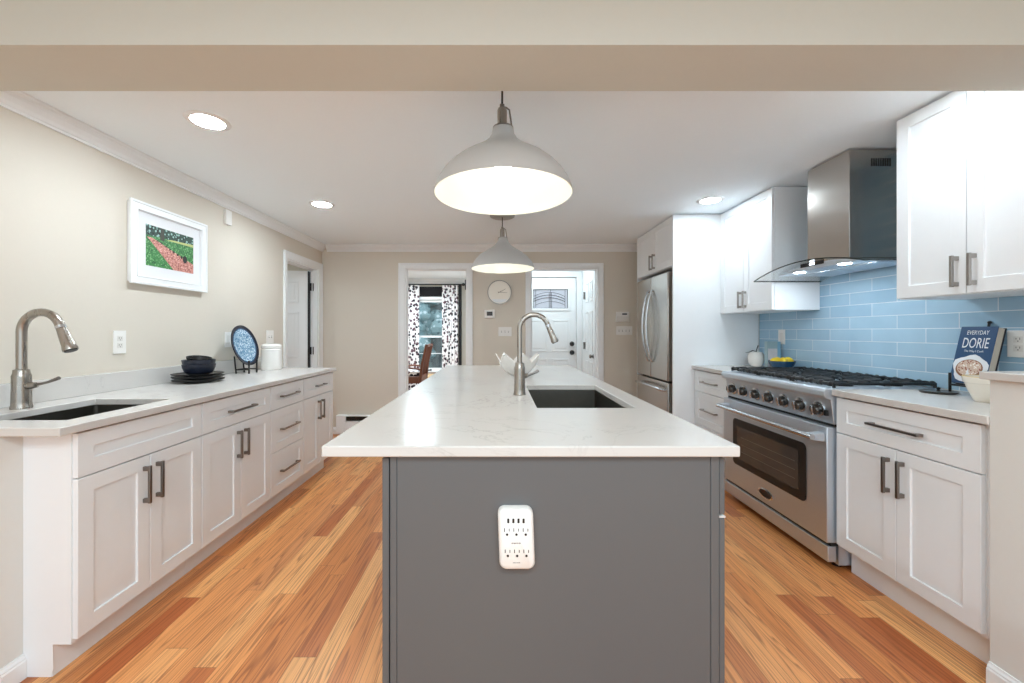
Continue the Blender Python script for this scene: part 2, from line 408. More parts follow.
# half walls beside the counters
kl = struct('half_wall_left', M().box(-2.149, -1.708, 1.362, 1.4355, .001, .8835), KNEE); kl.name = 'wall_left_half'
kr = struct('half_wall_right', M().box(1.722, 2.3215, .98, 1.403, .001, 1.073), KNEE); kr.name = 'wall_right_half'
def baseboard(name, F, u0, u1, h=.085):
    pr = [(0, 0), (.014, 0), (.014, h*.72), (.011, h*.78), (.011, h*.84), (.006, h*.92), (.004, h), (0, h)]
    m = M(); m.prism([F.P(u0, z+.0005, n+.0003) for n, z in pr], F.P(u1, 0, 0)-F.P(u0, 0, 0))
    return struct(name, m, TRIM)
baseboard('baseboard_left_near', Face('+x', -1.708), 1.362, 1.435)
baseboard('baseboard_right_near', Face('-x', 1.722), .98, 1.403)
baseboard('baseboard_back', Face('-y', YB), -2.149, -1.66)
# crown
def crown(name, F, u0, u1, s_=1.0, zc=CEILZ):
    pr = [(0, 0), (.062, 0), (.062, -.012), (.05, -.02), (.044, -.034), (.026, -.052), (.018, -.066), (.01, -.07), (.01, -.08), (0, -.08)]
    m = M(); m.prism([F.P(u0, zc-.0005+z*s_, n*s_) for n, z in pr], F.P(u1, 0, 0)-F.P(u0, 0, 0))
    return struct(name, m, TRIM)
crown('trim_2', Face('+x', XL), 1.441, YB)
crown('trim_3', Face('-y', YB), -2.088, 2.322)
# door casings
def casing(name, F, u0, u1, top, w=.085, wl=None, wr=None, depth=.115, wt=None):
    wl = wl or w; wr = wr or w; wt = wt or w
    root = M()
    for (a, b, c, d_) in ((u0-wl, u0, 0, top+wt), (u1, u1+wr, 0, top+wt), (u0, u1, top, top+wt)):
        F.box(root, a, b, c+.0005, d_, .0003, .014)
    # outer raised band
    for (a, b, c, d_) in ((u0-wl, u0-wl+.02, 0, top+wt), (u1+wr-.02, u1+wr, 0, top+wt), (u0-wl+.02, u1+wr-.02, top+wt-.02, top+wt)):
        F.box(root, a, b, c+.0005, d_, .0142, .021)
    # jamb lining
    F.box(root, u0-.001, u0+.014, .0005, top, .0003, -depth); F.box(root, u1-.014, u1+.001, .0005, top, .0003, -depth); F.box(root, u0+.014, u1-.014, top-.014, top+.001, .0003, -depth)
    # stops
    F.box(root, u0+.014, u0+.024, .0005, top-.014, -.05, -.075); F.box(root, u1-.024, u1-.014, .0005, top-.014, -.05, -.075)
    return struct(name, root, TRIM, bevel=.002)
casing('trim_4', Face('-y', YB), AX0, AX1, OT, wl=.079, wr=.063, wt=.064)
casing('trim_5', Face('-y', YB), BX0, BX1, OT, wl=.061, wr=.061, wt=.064)
casing('trim_6', Face('+x', XL), 4.041, 4.744, 1.984, wl=.058, wr=.096, wt=.076)

# side room behind the left doorway
struct('wall_side_room', M().box(-4.2, -4.1, 3.0, YB-.001, 0, CEILZ-.001).box(-4.1, XL-.116, 2.9, 3.0, 0, CEILZ-.001), WALL).name = 'wall_side'
def panel_door(name, w_, h_, t_, panels, material, mtx, rec=.006):
    """six-panel leaf in local x (0..w), y (0..t), z; faces -y; returns root object named door_n"""
    m = M(); m.box(0, w_, 0, t_, .01, h_)
    for (a, b, c, d_) in panels:
        for yy, sg in ((0, -1), (t_, 1)):
            k = .018; o1 = yy+sg*.008
            A = [(a, yy, c), (b, yy, c), (b, yy, d_), (a, yy, d_)]
            # moulded frame around the panel
            for (p0, p1, q0, q1) in ((a, b, c, c+k), (a, b, d_-k, d_), (a, a+k, c+k, d_-k), (b-k, b, c+k, d_-k)):
                m.box(p0, p1, yy, o1, q0, q1)
            m.box(a+k*2.2, b-k*2.2, yy, yy+sg*.004, c+k*2.2, d_-k*2.2)
    m.xform(mtx)
    return struct(name, m, material, bevel=.0015)
def six(w_, h_):
    e = .1; mid = .09; pw = (w_-2*e-mid)/2
    cols = [(e, e+pw), (e+pw+mid, w_-e)]
    rows = [(.2, .2+.32*h_), (.2+.32*h_+.12, .2+.32*h_+.12+.27*h_), (h_-.12-.13*h_, h_-.12)]
    return [(a, b, c, d_) for a, b in cols for c, d_ in rows]
DW = .66
ang = math.atan2(-.15, -1)
d1 = panel_door('door_1', DW, 1.955, .035, six(DW, 1.955), TRIM, Matrix.Translation((-2.240, 4.700, 0)) @ Matrix.Rotation(ang, 4, 'Z') @ Matrix.Translation((0.004, -.0175, 0)))
for zz in (.25, 1.02, 1.77):
    m = M(); m.tube([(-2.222, 4.712, zz-.045), (-2.222, 4.712, zz+.045)], .014, 10).box(-2.222, -2.19, 4.722, 4.7285, zz-.045, zz+.045)
    build('hinge', m, BLKM, d1)
build('hinge_gap_shade', M().box(-2.2385, -2.226, 4.682, 4.722, .02, 1.95), BLKM, d1)  # black strip drawn for the shade in the hinge gap

# hall behind the right doorway
HY = 5.95; HX = 1.235
struct('wall_hall', M().box(-.36, -.26, YB+.116, 8.0, 0, CEILZ-.001).box(HX, HX+.1, YB+.116, HY+.1, 0, CEILZ-.001)
       .box(-.26, .345, HY, HY+.1, 0, CEILZ-.001).box(1.16, HX, HY, HY+.1, 0, CEILZ-.001).box(.345, 1.16, HY, HY+.1, 2.06, CEILZ-.001), TRIM)
FH = Face('-y', HY)
m = M(); 
for (a, b, c, d_) in ((.265, .35, 0, 2.14), (1.152, 1.232, 0, 2.14), (.35, 1.152, 2.058, 2.14)): FH.box(m, a, b, c+.0005, d_, .0003, .018)
struct('trim_7', m, TRIM, bevel=.002)
# front door leaf with glass opening
gx0, gx1, gz0, gz1 = .509, 1.026, 1.5925, 1.877
m = M(); m.box(.36, gx0, HY+.012, HY+.052, .008, 2.05).box(gx1, 1.145, HY+.012, HY+.052, .008, 2.05).box(gx0, gx1, HY+.012, HY+.052, .008, gz0).box(gx0, gx1, HY+.012, HY+.052, gz1, 2.05)
d2 = struct('door_2', m, TRIM)
for (a, b, c, d_) in ((.46, .72, .95, 1.42), (.79, 1.045, .95, 1.42), (.46, .72, .2, .84), (.79, 1.045, .2, .84)):
    m = M()
    for (p0, p1, q0, q1) in ((a, b, c, c+.02), (a, b, d_-.02, d_), (a, a+.02, c+.02, d_-.02), (b-.02, b, c+.02, d_-.02)): m.box(p0, p1, HY+.004, HY+.0118, q0, q1)
    m.box(a+.045, b-.045, HY+.006, HY+.0118, c+.045, d_-.045)
    build('raised_panel', m, TRIM, d2, bevel=.002)
m = M()
for (p0, p1, q0, q1) in ((gx0-.035, gx1+.035, gz0-.035, gz0), (gx0-.035, gx1+.035, gz1, gz1+.03), (gx0-.035, gx0, gz0, gz1), (gx1, gx1+.035, gz0, gz1)): m.box(p0, p1, HY-.002, HY+.0118, q0, q1)
build('glass_frame', m, TRIM, d2, bevel=.002)
FROST = mat('frosted_glass', srgb(225, 224, 232), .35, var=.06, nscale=20)
FROST.node_tree.nodes['Principled BSDF'].inputs['Transmission Weight'].default_value = .6
build('glass_pane', M().box(gx0, gx1, HY+.028, HY+.034, gz0, gz1), FROST, d2)
LEAD = mat('lead_came', srgb(96, 94, 98), .4, .8)
m = M(); yl = HY+.022; cxg = (gx0+gx1)/2; gw = gx1-gx0; gh = gz1-gz0
def arc(zs, sag, x0=gx0, x1=gx1, r=.0035):
    m.tube([(x0+(x1-x0)*i/16, yl, zs+sag*(1-((i-8)/8)**2)) for i in range(17)], r, 6)
for zs, sg in ((gz0+.05, .055), (gz0+.10, .06), (gz0+.135, .065), (gz0+.175, .065)): arc(zs, sg, gx0+(.04 if zs < gz1-.2 else 0), gx1-.04, .005 if zs > gz0+.08 and zs < gz0+.15 else .003)
for xx, rr in ((gx0+.004, .004), (gx1-.004, .004), (gx0+.04, .003), (gx1-.04, .003), (cxg, .003), (cxg-.018, .0035), (cxg+.018, .0035)):
    top = gz1 if abs(xx-cxg) != .018 else gz1-.045
    m.tube([(xx, yl, gz0), (xx, yl, gz1 if rr != .0035 else gz1-.045)], rr, 6)
m.tube([(gx0, yl, gz1-.003), (gx1, yl, gz1-.003)], .004, 6); m.tube([(gx0, yl, gz0+.003), (gx1, yl, gz0+.003)], .004, 6)
build('lead_lines', m, LEAD, d2)
for zz in (.934, 1.064):
    build('door_knob' if zz < 1 else 'deadbolt', M().lathe([(0, -.055), (.024, -.052), (.03, -.035), (.026, -.018), (.012, -.012), (.012, -.006), (.034, -.005), (.036, 0), (0, 0)], (1.089, HY+.0115, zz), 20, (0, 1, 0)), BLKM, d2, smooth=True)
# closet door on the hall's right wall
d3 = panel_door('door_3', .6, 2.03, .03, six(.6, 2.03), TRIM, Matrix.Translation((HX-.032, 5.63, 0)) @ Matrix.Rotation(-PI/2, 4, 'Z'))
for zz in (.3, 1.05, 1.75): build('hinge', M().box(HX-.036, HX-.0325, 5.55, 5.625, zz-.05, zz+.05).tube([(HX-.04, 5.635, zz-.05), (HX-.04, 5.635, zz+.05)], .007, 8), PULL, d3)
build('door_knob', M().lathe([(0, .05), (.022, .048), (.026, .03), (.01, .015), (.03, 0), (0, 0)], (HX-.037, 5.09, .93), 16, (-1, 0, 0)), PULL, d3, smooth=True)

# dining room beyond the left far doorway
DY = 8.0; WX0, WX1, WZ0, WZ1 = -1.68, -1.02, .47, 1.885
struct('wall_dining', M().box(-4.2, -4.1, YB+.116, DY+.1, 0, CEILZ-.001).box(-4.1, WX0, DY, DY+.1, 0, CEILZ-.001).box(WX1, -.36, DY, DY+.1, 0, CEILZ-.001)
       .box(WX0, WX1, DY, DY+.1, 0, WZ0).box(WX0, WX1, DY, DY+.1, WZ1, CEILZ-.001), mat('dining_paint', srgb(222, 218, 208), .7))
crown('trim_8', Face('-y', DY), -4.1, -.361, 1.4)
FD = Face('-y', DY)
wn_ = M()
for (a, b, c, d_) in ((WX0-.07, WX0, WZ0-.07, WZ1+.07), (WX1, WX1+.07, WZ0-.07, WZ1+.07), (WX0, WX1, WZ1, WZ1+.07), (WX0-.09, WX1+.09, WZ0-.07, WZ0)): FD.box(wn_, a, b, c, d_, .0003, .03)
wo = struct('window_1', wn_, TRIM, bevel=.003)
m = M(); zm = (WZ0+WZ1)/2-.03
for (a, b, c, d_) in ((WX0, WX0+.035, WZ0, WZ1), (WX1-.035, WX1, WZ0, WZ1), (WX0+.035, WX1-.035, WZ0, WZ0+.05), (WX0+.035, WX1-.035, WZ1-.05, WZ1), (WX0+.035, WX1-.035, zm-.02, zm+.02)):
    FD.box(m, a, b, c, d_, -.03, -.06)
FD.box(m, WX0+.035, WX1-.035, (WZ0+zm)/2-.008, (WZ0+zm)/2+.008, -.04, -.05)
build('window_frame', m, TRIM, wo)
build('glass_pane', M().box(WX0+.03, WX1-.03, DY+.044, DY+.048, WZ0+.03, WZ1-.03), GLASS, wo)
build('window_sill', M().box(WX0-.12, WX1+.12, DY-.07, DY-.031, WZ0-.03, WZ0), TRIM, wo, bevel=.004)
tag(build('sash_lock', M().box(-1.42, -1.34, DY-.066, DY-.035, WZ0+.0005, WZ0+.022).tube([(-1.38, DY-.05, WZ0+.02), (-1.34, DY-.05, WZ0+.03)], .006, 8), BLKM), 'small black item lying on the white sill of the dining room window', 'ornament').name = 'window_ornament'
# curtains
def curtain(x0, x1, label):
    m = M(); n = 36; F_ = []
    def row(z, off):
        amp = .022; r = []
        for i in range(n+1):
            x = x0+(x1-x0)*i/n; r.append((x, DY-.14+off+amp*math.sin(i/n*2*PI*5+z*.6), z))
        return r
    zs = [.05+i*(2.158-.05)/8 for i in range(9)]
    for off in (0, .003):
        V = [[m.bm.verts.new(p) for p in row(z, off)] for z in zs]
        for A, B in zip(V[:-1], V[1:]):
            for i in range(n): m.bm.faces.new((A[i], A[i+1], B[i+1], B[i]))
    o = build('curtain', m, CURT, None, smooth=True, ang=3)
    return tag(o, label, 'curtain', 'floral curtains at the dining room window')
curtain(-2.15, -1.57, 'floral black and white curtain left of dining window, behind the chair')
curtain(-1.12, -.80, 'floral black and white curtain right of dining window')
tag(build('door_gap_strip', M().prism([(-.79, DY-.16, .05), (-.735, DY-.16, .05), (-.735, DY-.11, .05), (-.76, DY-.12, .05), (-.79, DY-.11, .05)], (0, 0, 2.11)), mat('black_cloth', srgb(16, 15, 18), .9)),  # black strip drawn for the dark gap of the open dining door
    'narrow black strip for a dark door gap, right of the floral curtain', 'curtain')
t = thing('curtain_rod', 'black curtain rod with round end above the floral curtains', 'curtain rod', (-1.45, DY-.13, 2.16))
build('rod', M().tube([(-2.3, DY-.13, 2.175), (-.72, DY-.13, 2.175)], .012, 10), BLKM, t)
build('finial', M().ball((-.70, DY-.13, 2.175), .032), BLKM, t, smooth=True)
build('bracket', M().box(-.74, -.725, DY-.13, DY-.0005, 2.168, 2.182), BLKM, t)
t = thing('roller_shade', 'black fabric roller shade across the top of the dining window', 'shade', (-1.345, DY-.06, 1.95))
build('shade_cloth', M().box(-1.6, -1.09, DY-.058, DY-.052, 1.955, 2.14), mat('black_cloth', srgb(16, 15, 18), .9), t)
build('hem_bar', M().tube([(-1.6, DY-.055, 1.952), (-1.09, DY-.055, 1.952)], .008, 8), BLKM, t)
# jamb hardware of an open door on the right of the doorway
tag(build('door_hinge', M().box(AX1-.03, AX1-.0245, YB+.03, YB+.1, 1.77, 1.88).tube([(AX1-.032, YB+.108, 1.765), (AX1-.032, YB+.108, 1.885)], .009, 10), BLKM),
    'black hinge on the right jamb of the dining room doorway', 'hinge')
# armchair
def armchair():
    t = thing('armchair', 'reddish brown wooden armchair with floral cushion seen through the left far doorway', 'chair', (-1.25, 6.0, 0))
    X0, X1, Y0, Y1 = -1.46, -1.14, 5.75, 6.22     # front at X0, back at X1
    for y in (Y0, Y1):
        build('back_post', M().tube([(X1+.01, y, .0065), (X1, y, .5), (X1+.035, y, .78), (X1+.10, y, 1.06)], [.02, .024, .021, .02], 8), WOODCH, t, smooth=True)
        build('leg', M().tube([(X0, y, .0065), (X0, y, .70)], .019, 8), WOODCH, t, smooth=True)
        build('armrest', M().tube([(X0-.03, y, .71), (X0+.15, y, .725), (X1+.02, y, .70)], .022, 8, flat=.6), WOODCH, t, smooth=True)
    build('seat', M().box(X0-.02, X1+.02, Y0-.01, Y1+.01, .50, .60), WOODCH, t, bevel=.012)
    m = M()
    for i in range(6):
        y = Y0+.06+i*(Y1-Y0-.12)/5; m.tube([(X1-.005, y, .60), (X1+.03, y, .8), (X1+.085, y, 1.02)], .009, 6)
    build('back_slats', m, WOODCH, t)
    build('top_rail', M().tube([(X1+.093, Y0, 1.035), (X1+.105, (Y0+Y1)/2, 1.05), (X1+.093, Y1, 1.035)], .026, 8, flat=.6), WOODCH, t, smooth=True)
    build('cushion', M().box(X0+.02, X1-.01, Y0+.03, Y1-.03, .602, .675), CURT, t, bevel=.025, seg=4)
armchair()
t = thing('bench', 'pale wooden bench standing below the dining room window', 'bench', (-1.5, 7.35, 0))
build('bench_top', M().box(-2.3, -.75, 7.1, 7.6, .40, .45), WOODT, t, bevel=.006)
for x in (-2.2, -.85):
    for y in (7.16, 7.54): build('leg', M().box(x-.025, x+.025, y-.025, y+.025, 0, .3995), WOODT, t)
tag(build('rug', M().box(-2.6, -.7, 5.2, 6.9, .0002, .006), spots('rug_pattern', srgb(40, 34, 36), srgb(220, 214, 205), 6, .25)), 'dark patterned rug beneath the wooden armchair', 'rug')
# outdoors
struct('trim_9', M().box(-60, 40, 8.3, 160, -.3, -.25), mat('yard_ground', srgb(92, 106, 104), .9, var=.3)).name = 'ground_outside'
LEAFM = spots('tree_foliage', srgb(160, 186, 190), srgb(222, 234, 238), 6, .3, .8, srgb(104, 132, 138))
BARK = mat('bark', srgb(120, 126, 128), .9, var=.3)
for i, (x, y, h) in enumerate([(-4.9, 15, 5), (-3.3, 20, 7), (-2.2, 14, 4.6), (-.9, 18, 6), (-6.2, 26, 9), (-3.6, 31, 11)]):
    t = thing('tree', ['nearest grey-green tree outside the dining window, at left', 'tall grey-green tree left of middle outside the dining window', 'shorter grey-green tree in the middle of the dining window view',
              'grey-green tree at the right of the dining window view', 'far back tree outside the dining window, at left', 'far back tree outside the dining window, at right'][i], 'tree', (x, y, -.25), 'trees outside the dining window')
    build('trunk', M().tube([(x, y, -.25), (x+.1, y, h*.4), (x, y, h*.8)], [.16, .12, .05], 8), BARK, t, smooth=True)
    m = M(); rr = random.Random(i)
    for k in range(60):
        q = h/6; c = Vector((x+rr.uniform(-.85, .85)*q, y+rr.uniform(-.8, .8)*q, rr.uniform(.1, 1)*h)); m.ball(c, rr.uniform(.3, .55)*q, (1, 1, .8), 8, 6)
    build('foliage', m, LEAFM, t)

m = M(); rr = random.Random(5)
for k in range(150):
    m.ball(Vector((rr.uniform(-16, 4), 38+rr.uniform(-.8, .8), rr.uniform(.2, 5.5))), rr.uniform(.6, 1.1), (1, 1, .8), 8, 6)
m.box(-16, 4, 37.8, 38.2, -.25, 4)
tag(build('hedge', m, LEAFM), 'tall grey-green hedge closing the yard behind the trees outside the dining window', 'hedge')
# ------------------------------------------------------------------ left cabinet run
FL = Face('+x', -1.517)
def base_body(m, xb, xf, y0, y1, z0, z1, t=.016):
    """open carcass between back xb and front xf"""
    m.box(xb, xf, y0, y0+t, z0, z1).box(xb, xf, y1-t, y1, z0, z1).box(xb, xf, y0+t, y1-t, z0, z0+t)
    bx = xb+(.01 if xb < xf else -.01); m.box(xb, bx, y0+t, y1-t, z0+t, z1)
def base_cab(label, y0, y1, kind, F, xb, xf, ztop, zkick, kick_x, splitz, mat_h=None, side=1, ends=False):
    name = 'base_cabinet'
    t = thing(name, label, 'cabinet', ((xb+xf)/2, (y0+y1)/2, 0))
    m = M(); base_body(m, xb, xf, y0+.0006, y1-.0006, zkick, ztop); build('body', m, CAB, t)
    build('toe_kick', M().box(kick_x, kick_x-(.012*side), y0+.0006, y1-.0006, .001, zkick-.0005), CAB, t)
    zd = zkick+.014; zt = ztop-.008; ym = (y0+y1)/2
    if kind in ('sink', 'doors'):
        f = shaker(F, y0+.002, y1-.002, splitz, zt, t, 'false_front' if kind == 'sink' else 'drawer')
        if kind == 'doors': pull(F, ym, (splitz+zt)/2, .17 if (y1-y0) < .58 else .235, False, f, mat_h)
        for a, b, hu in ((y0+.002, ym, ym-.032), (ym, y1-.002, ym+.032)):
            d_ = shaker(F, a, b, zd, splitz-.002, t, 'door'); pull(F, hu, splitz-.002-.12, .16, True, d_, mat_h)
    if kind == 'drawers':
        zs = [(splitz, zt), ((splitz+zd)/2+.002, splitz-.002), (zd, (splitz+zd)/2)]
        for a, b in zs:
            f = shaker(F, y0+.002, y1-.002, a, b, t, 'drawer'); pull(F, ym, (a+b)/2, .235, False, f, mat_h)
    return t
kz = .118
cab1 = base_cab('white shaker sink cabinet at the near end of the left run, without a drawer', 1.437, 2.044, 'sink', FL, -2.149, -1.5365, .8835, kz, -1.604, .711)
cab2 = base_cab('white shaker cabinet, drawer over two doors, between the sink cabinet and the drawer stack', 2.044, 2.66, 'doors', FL, -2.149, -1.5365, .8835, kz, -1.604, .711)
cab3 = base_cab('white shaker cabinet with three stacked drawers on the left side', 2.66, 3.108, 'drawers', FL, -2.149, -1.5365, .8835, kz, -1.604, .711)
cab4 = base_cab('white shaker cabinet at the far end of the left run, drawer over two doors', 3.108, 3.66, 'doors', FL, -2.149, -1.5365, .8835, kz, -1.604, .711)
# end panel with toe notch
m = M(); m.prism([(-2.149, 1.4359, .001), (-1.61, 1.4359, .001), (-1.6, 1.4359, .03), (-1.602, 1.4359, .118), (-1.5365, 1.4359, .118), (-1.5365, 1.4359, .8835), (-2.149, 1.4359, .8835)], (0, .0014, 0))
build('end_panel', m, CAB, cab1)

ct = build('countertop', M().slab(-2.149, -1.492, 1.358, 3.675, .884, .914, (-1.972, -1.602, 1.482, 1.955)), QUARTZ, bevel=.003)
tag(ct, 'long white veined quartz countertop along the left wall with sink cutout', 'countertop')
tag(build('backsplash', M().box(-2.149, -2.129, 1.358, 3.675, .9142, 1.016), QUARTZ, bevel=.002), 'low white veined quartz upstand along the left wall', 'backsplash')

def sink(label, x0, x1, y0, y1, ztop, depth):
    t = thing('sink', label, 'sink', ((x0+x1)/2, (y0+y1)/2, ztop-depth))
    e = .006; m = M(); z = ztop-.0005
    def rr(x0, x1, y0, y1, z, r, n=5):
        pts = []
        for cx_, cy_, a0 in ((x1-r, y1-r, 0), (x0+r, y1-r, 90), (x0+r, y0+r, 180), (x1-r, y0+r, 270)):
            for i in range(n+1):
                a = math.radians(a0+90*i/n); pts.append(m.bm.verts.new((cx_+r*math.cos(a), cy_+r*math.sin(a), z)))
        return pts
    L = [rr(x0-.02, x1+.02, y0-.02, y1+.02, z, .03), rr(x0-e, x1+e, y0-e, y1+e, z, .016), rr(x0-e, x1+e, y0-e, y1+e, ztop-depth+.02, .016), rr(x0+.014, x1-.014, y0+.014, y1-.014, ztop-depth, .016)]
    for A, B in zip(L[:-1], L[1:]):
        n = len(A)
        for i in range(n): m.bm.faces.new((A[i], A[(i+1) % n], B[(i+1) % n], B[i]))
    m.bm.faces.new(L[-1])
    build('basin', m, SINKM, t, smooth=True, ang=.5)
    build('drain', M().lathe([(0, .002), (.02, .002), (.045, .004), (.055, .0005), (.055, .0002), (0, .0002)], ((x0+x1)/2, (y0+y1)/2, ztop-depth), 24), CHROME, t, smooth=True)
sink('undermount stainless sink let into the left countertop', -1.972, -1.602, 1.482, 1.955, .8835, .21)

def faucet(label, x, y, z, R, H, rt, rb, lever, head_down):
    t = thing('faucet', label, 'faucet', (x, y, z))
    build('base', M().lathe([(0, .0003), (rb*1.12, .0003), (rb*1.12, .006), (rb*1.02, .014), (rb, .03), (rb*.96, .13), (rb*.97, .140), (rb*.86, .148), (rb*.8, .165), (rt*1.05, .168), (0, .168)], (x, y, z), 32), NICKEL, t, smooth=True)
    top = z+H-R
    pts = [(x, y, z+.16), (x, y, z+.24), (x, y, top)]
    n = 18; sweep = 161
    for i in range(1, n+1):
        a = math.radians(180-sweep*i/n); pts.append((x+R+R*math.cos(a), y, top+R*math.sin(a)))
    build('spout', M().tube(pts, rt, 20), NICKEL, t, smooth=True)
    e = Vector(pts[-1]); d_ = (e-Vector(pts[-2])).normalized()
    build('collar', M().tube([e, e+d_*.012], rt*1.06, 20), CHROME, t, smooth=True)
    h0 = e+d_*.014
    build('spray_head', M().tube([h0, h0+d_*.02, h0+d_*(head_down*.75), h0+d_*(head_down*.92), h0+d_*head_down], [rt*1.0, rt*1.12, rt*1.35, rt*1.55, rt*1.5], 20), NICKEL, t, smooth=True)
    build('nozzle', M().tube([h0+d_*(head_down+.0003), h0+d_*(head_down+.004)], rt*1.25, 20), BLKM, t)
    lv = Vector(lever)
    s0 = Vector((x, y, z+.095))
    build('valve', M().tube([s0, s0+lv*.25, s0+lv*.40], [rb*.5, rb*.5, rb*.38], 16), NICKEL, t, smooth=True)
    build('lever', M().tube([s0+lv*.40, s0+lv*.7+Vector((0, 0, .008)), s0+lv+Vector((0, 0, .022))], [.006, .0055, .008], 12), PULL, t, smooth=True)
faucet('brushed nickel gooseneck faucet behind the left wall sink', -2.04, 1.709, .9142, .085, .410, .017, .031, (.16, 0, .012), .100)

# ------------------------------------------------------------------ island
IX0, IX1, IY0, IY1 = -.342, .663, 1.165, 3.86
island = thing('kitchen_island', 'large grey painted kitchen island in the middle of the floor', 'island', ((IX0+IX1)/2, 2.5, 0))
zt = .8815
build('body', M().box(-.317, .641, 1.168, 1.186, .001, zt).box(-.317, .641, IY1-.02, IY1, .001, zt).box(-.317, -.299, 1.186, IY1-.02, .001, zt).box(.60, .62, 1.186, IY1-.02, .001, zt).box(-.299, .60, 1.186, IY1-.02, .08, .1), GREY, island)
build('end_stile', M().box(-.317, -.2985, 1.1645, 1.1675, .001, zt), GREY, island, bevel=.001)
build('end_stile', M().box(.6175, .641, 1.1645, 1.1675, .001, zt), GREY, island, bevel=.001)
build('end_panel', M().box(-.2965, .6155, 1.1655, 1.1677, .001, zt), GREY, island, bevel=.0008)
FI = Face('+x', .6615)
ys = [1.17, 1.72, 2.5, 3.05, 3.855]
for i, (a, b) in enumerate(zip(ys[:-1], ys[1:])):
    if i != 1:
        shaker(FI, a, b, .705, .872, island, 'drawer', GREY, t=.016)
        d_ = shaker(FI, a, b, .1, .695, island, 'door', GREY, t=.016)
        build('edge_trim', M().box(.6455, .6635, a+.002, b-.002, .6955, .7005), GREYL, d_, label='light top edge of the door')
    else:
        shaker(FI, a, (a+b)/2, .1, .872, island, 'door', GREY, t=.016); shaker(FI, (a+b)/2, b, .1, .872, island, 'door', GREY, t=.016)
FI2 = Face('-x', IX0)
for i in range(3):
    a = 1.17+i*(3.855-1.17)/3; b = 1.17+(i+1)*(3.855-1.17)/3
    shaker(FI2, a, b, .02, .872, island, 'side_panel', GREY, t=.02)
tag(build('countertop', M().slab(-.508, .69, 1.142, 3.93, .882, .914, (.165, .59, 1.72, 2.46)), QUARTZ, bevel=.004), 'large white veined quartz countertop on the grey island', 'countertop')
sink('undermount stainless sink let into the island countertop', .165, .59, 1.72, 2.46, .8815, .21)
faucet('brushed nickel gooseneck faucet on the island beside its sink', .107, 2.083, .9142, .075, .416, .013, .029, (.10, .02, .006), .085)

# surge protector on island end
t = thing('power_strip', 'white multi-outlet wall tap with four USB ports on the grey island end', 'power strip', (.051, 1.1655, .55))
cx_, cz_, hw, hh = .0495, .6495, .0505, .0865
m = M()
def rrect(cx, cz, hw, hh, r, y, tilt=0, n=6):
    pts = []
    for sx, sz, a0 in ((1, 1, 0), (-1, 1, 90), (-1, -1, 180), (1, -1, 270)):
        for i in range(n+1):
            a = math.radians(a0+90*i/n); px = sx*(hw-r)+r*math.cos(a); pz = sz*(hh-r)+r*math.sin(a)
            pts.append((cx+px-pz*.035, y, cz+pz))
    return pts
P0 = rrect(cx_, cz_, hw, hh, .02, 1.1652); P1 = rrect(cx_, cz_, hw, hh, .02, 1.143); P2 = rrect(cx_, cz_, hw-.006, hh-.006, .017, 1.1355)
R_ = [[m.bm.verts.new(p) for p in P] for P in (P0, P1, P2)]
for A, B in zip(R_[:-1], R_[1:]):
    for i in range(len(A)): m.bm.faces.new((A[i], A[(i+1) % len(A)], B[(i+1) % len(A)], B[i]))
m.bm.faces.new(R_[0][::-1]); m.bm.faces.new(R_[2])
build('housing', m, PLASTIC, t, smooth=True, ang=.9)
yf = 1.1353
for i in range(4):
    x = cx_-.0232+i*.0145; build('usb_port', M().box(x-.003, x+.003, yf-.0004, yf, cz_+.048, cz_+.061), BLKM, t)
for r_, zc in enumerate((cz_+.0245, cz_-.036)):
    for i in range(3):
        x = cx_-.026+i*.0265+(.002 if r_ else 0)
        m = M().box(x-.009, x-.0068, yf-.0004, yf, zc-.001, zc+.009).box(x+.0045, x+.0065, yf-.0004, yf, zc, zc+.008)
        m.lathe([(0, 0), (.0035, 0), (.0035, .0005), (0, .0005)], (x-.0005, yf, zc-.009), 12, (0, -1, 0)); build('socket', m, BLKM, t)
m = M()
for i, ww in enumerate((.0022, .0016, .0024, .0018, .0022, .0016, .0022, .0012)): m.box(cx_-.0135+i*.0035, cx_-.0135+i*.0035+ww, yf-.0003, yf, cz_-.0105, cz_-.0075)
build('printed_mark', m, BLKM, t)
m = M()
for i in range(6): m.box(cx_-.010+i*.0036, cx_-.010+i*.0036+.0024, yf-.0003, yf, cz_-.0655, cz_-.0635)
build('printed_mark', m, mat('grey_ink', srgb(120, 120, 120), .6), t)

# white petal bowl
m = M(); bx, by, bz = .145, 3.03, .9145; npet = 7; seg = 84
def petal(th):
    f = (th/(2*PI)*npet) % 1.0
    return 1-abs(2*f-1)
prof = [(0, 0), (.05, 0), (.062, .004), (.1, .035), (.135, .08), (.16, .125)]
outer = []; inner = []
for off, store in ((0, outer), (.005, inner)):
    for k, (r, z) in enumerate(prof):
        ring = []
        for i in range(seg):
            th = 2*PI*i/seg; p_ = petal(th)
            zz = z; rr_ = r
            if k == len(prof)-1: zz = .098+.066*p_**.9; rr_ = .145+.028*p_
            if k == len(prof)-2: zz = .075; rr_ = .132
            rr_ = max(rr_-off, 0)
            ring.append(m.bm.verts.new((bx+rr_*math.cos(th), by+rr_*math.sin(th), bz+zz+off*(1 if k < 3 else .3))))
        store.append(ring)
for S in (outer, inner):
    for A, B in zip(S[1:-1], S[2:]):
        for i in range(seg): m.bm.faces.new((A[i], A[(i+1) % seg], B[(i+1) % seg], B[i]))
    m.bm.faces.new(S[1])
    for v in S[0]: m.bm.verts.remove(v)
A, B = outer[-1], inner[-1]
for i in range(seg): m.bm.faces.new((A[i], A[(i+1) % seg], B[(i+1) % seg], B[i]))
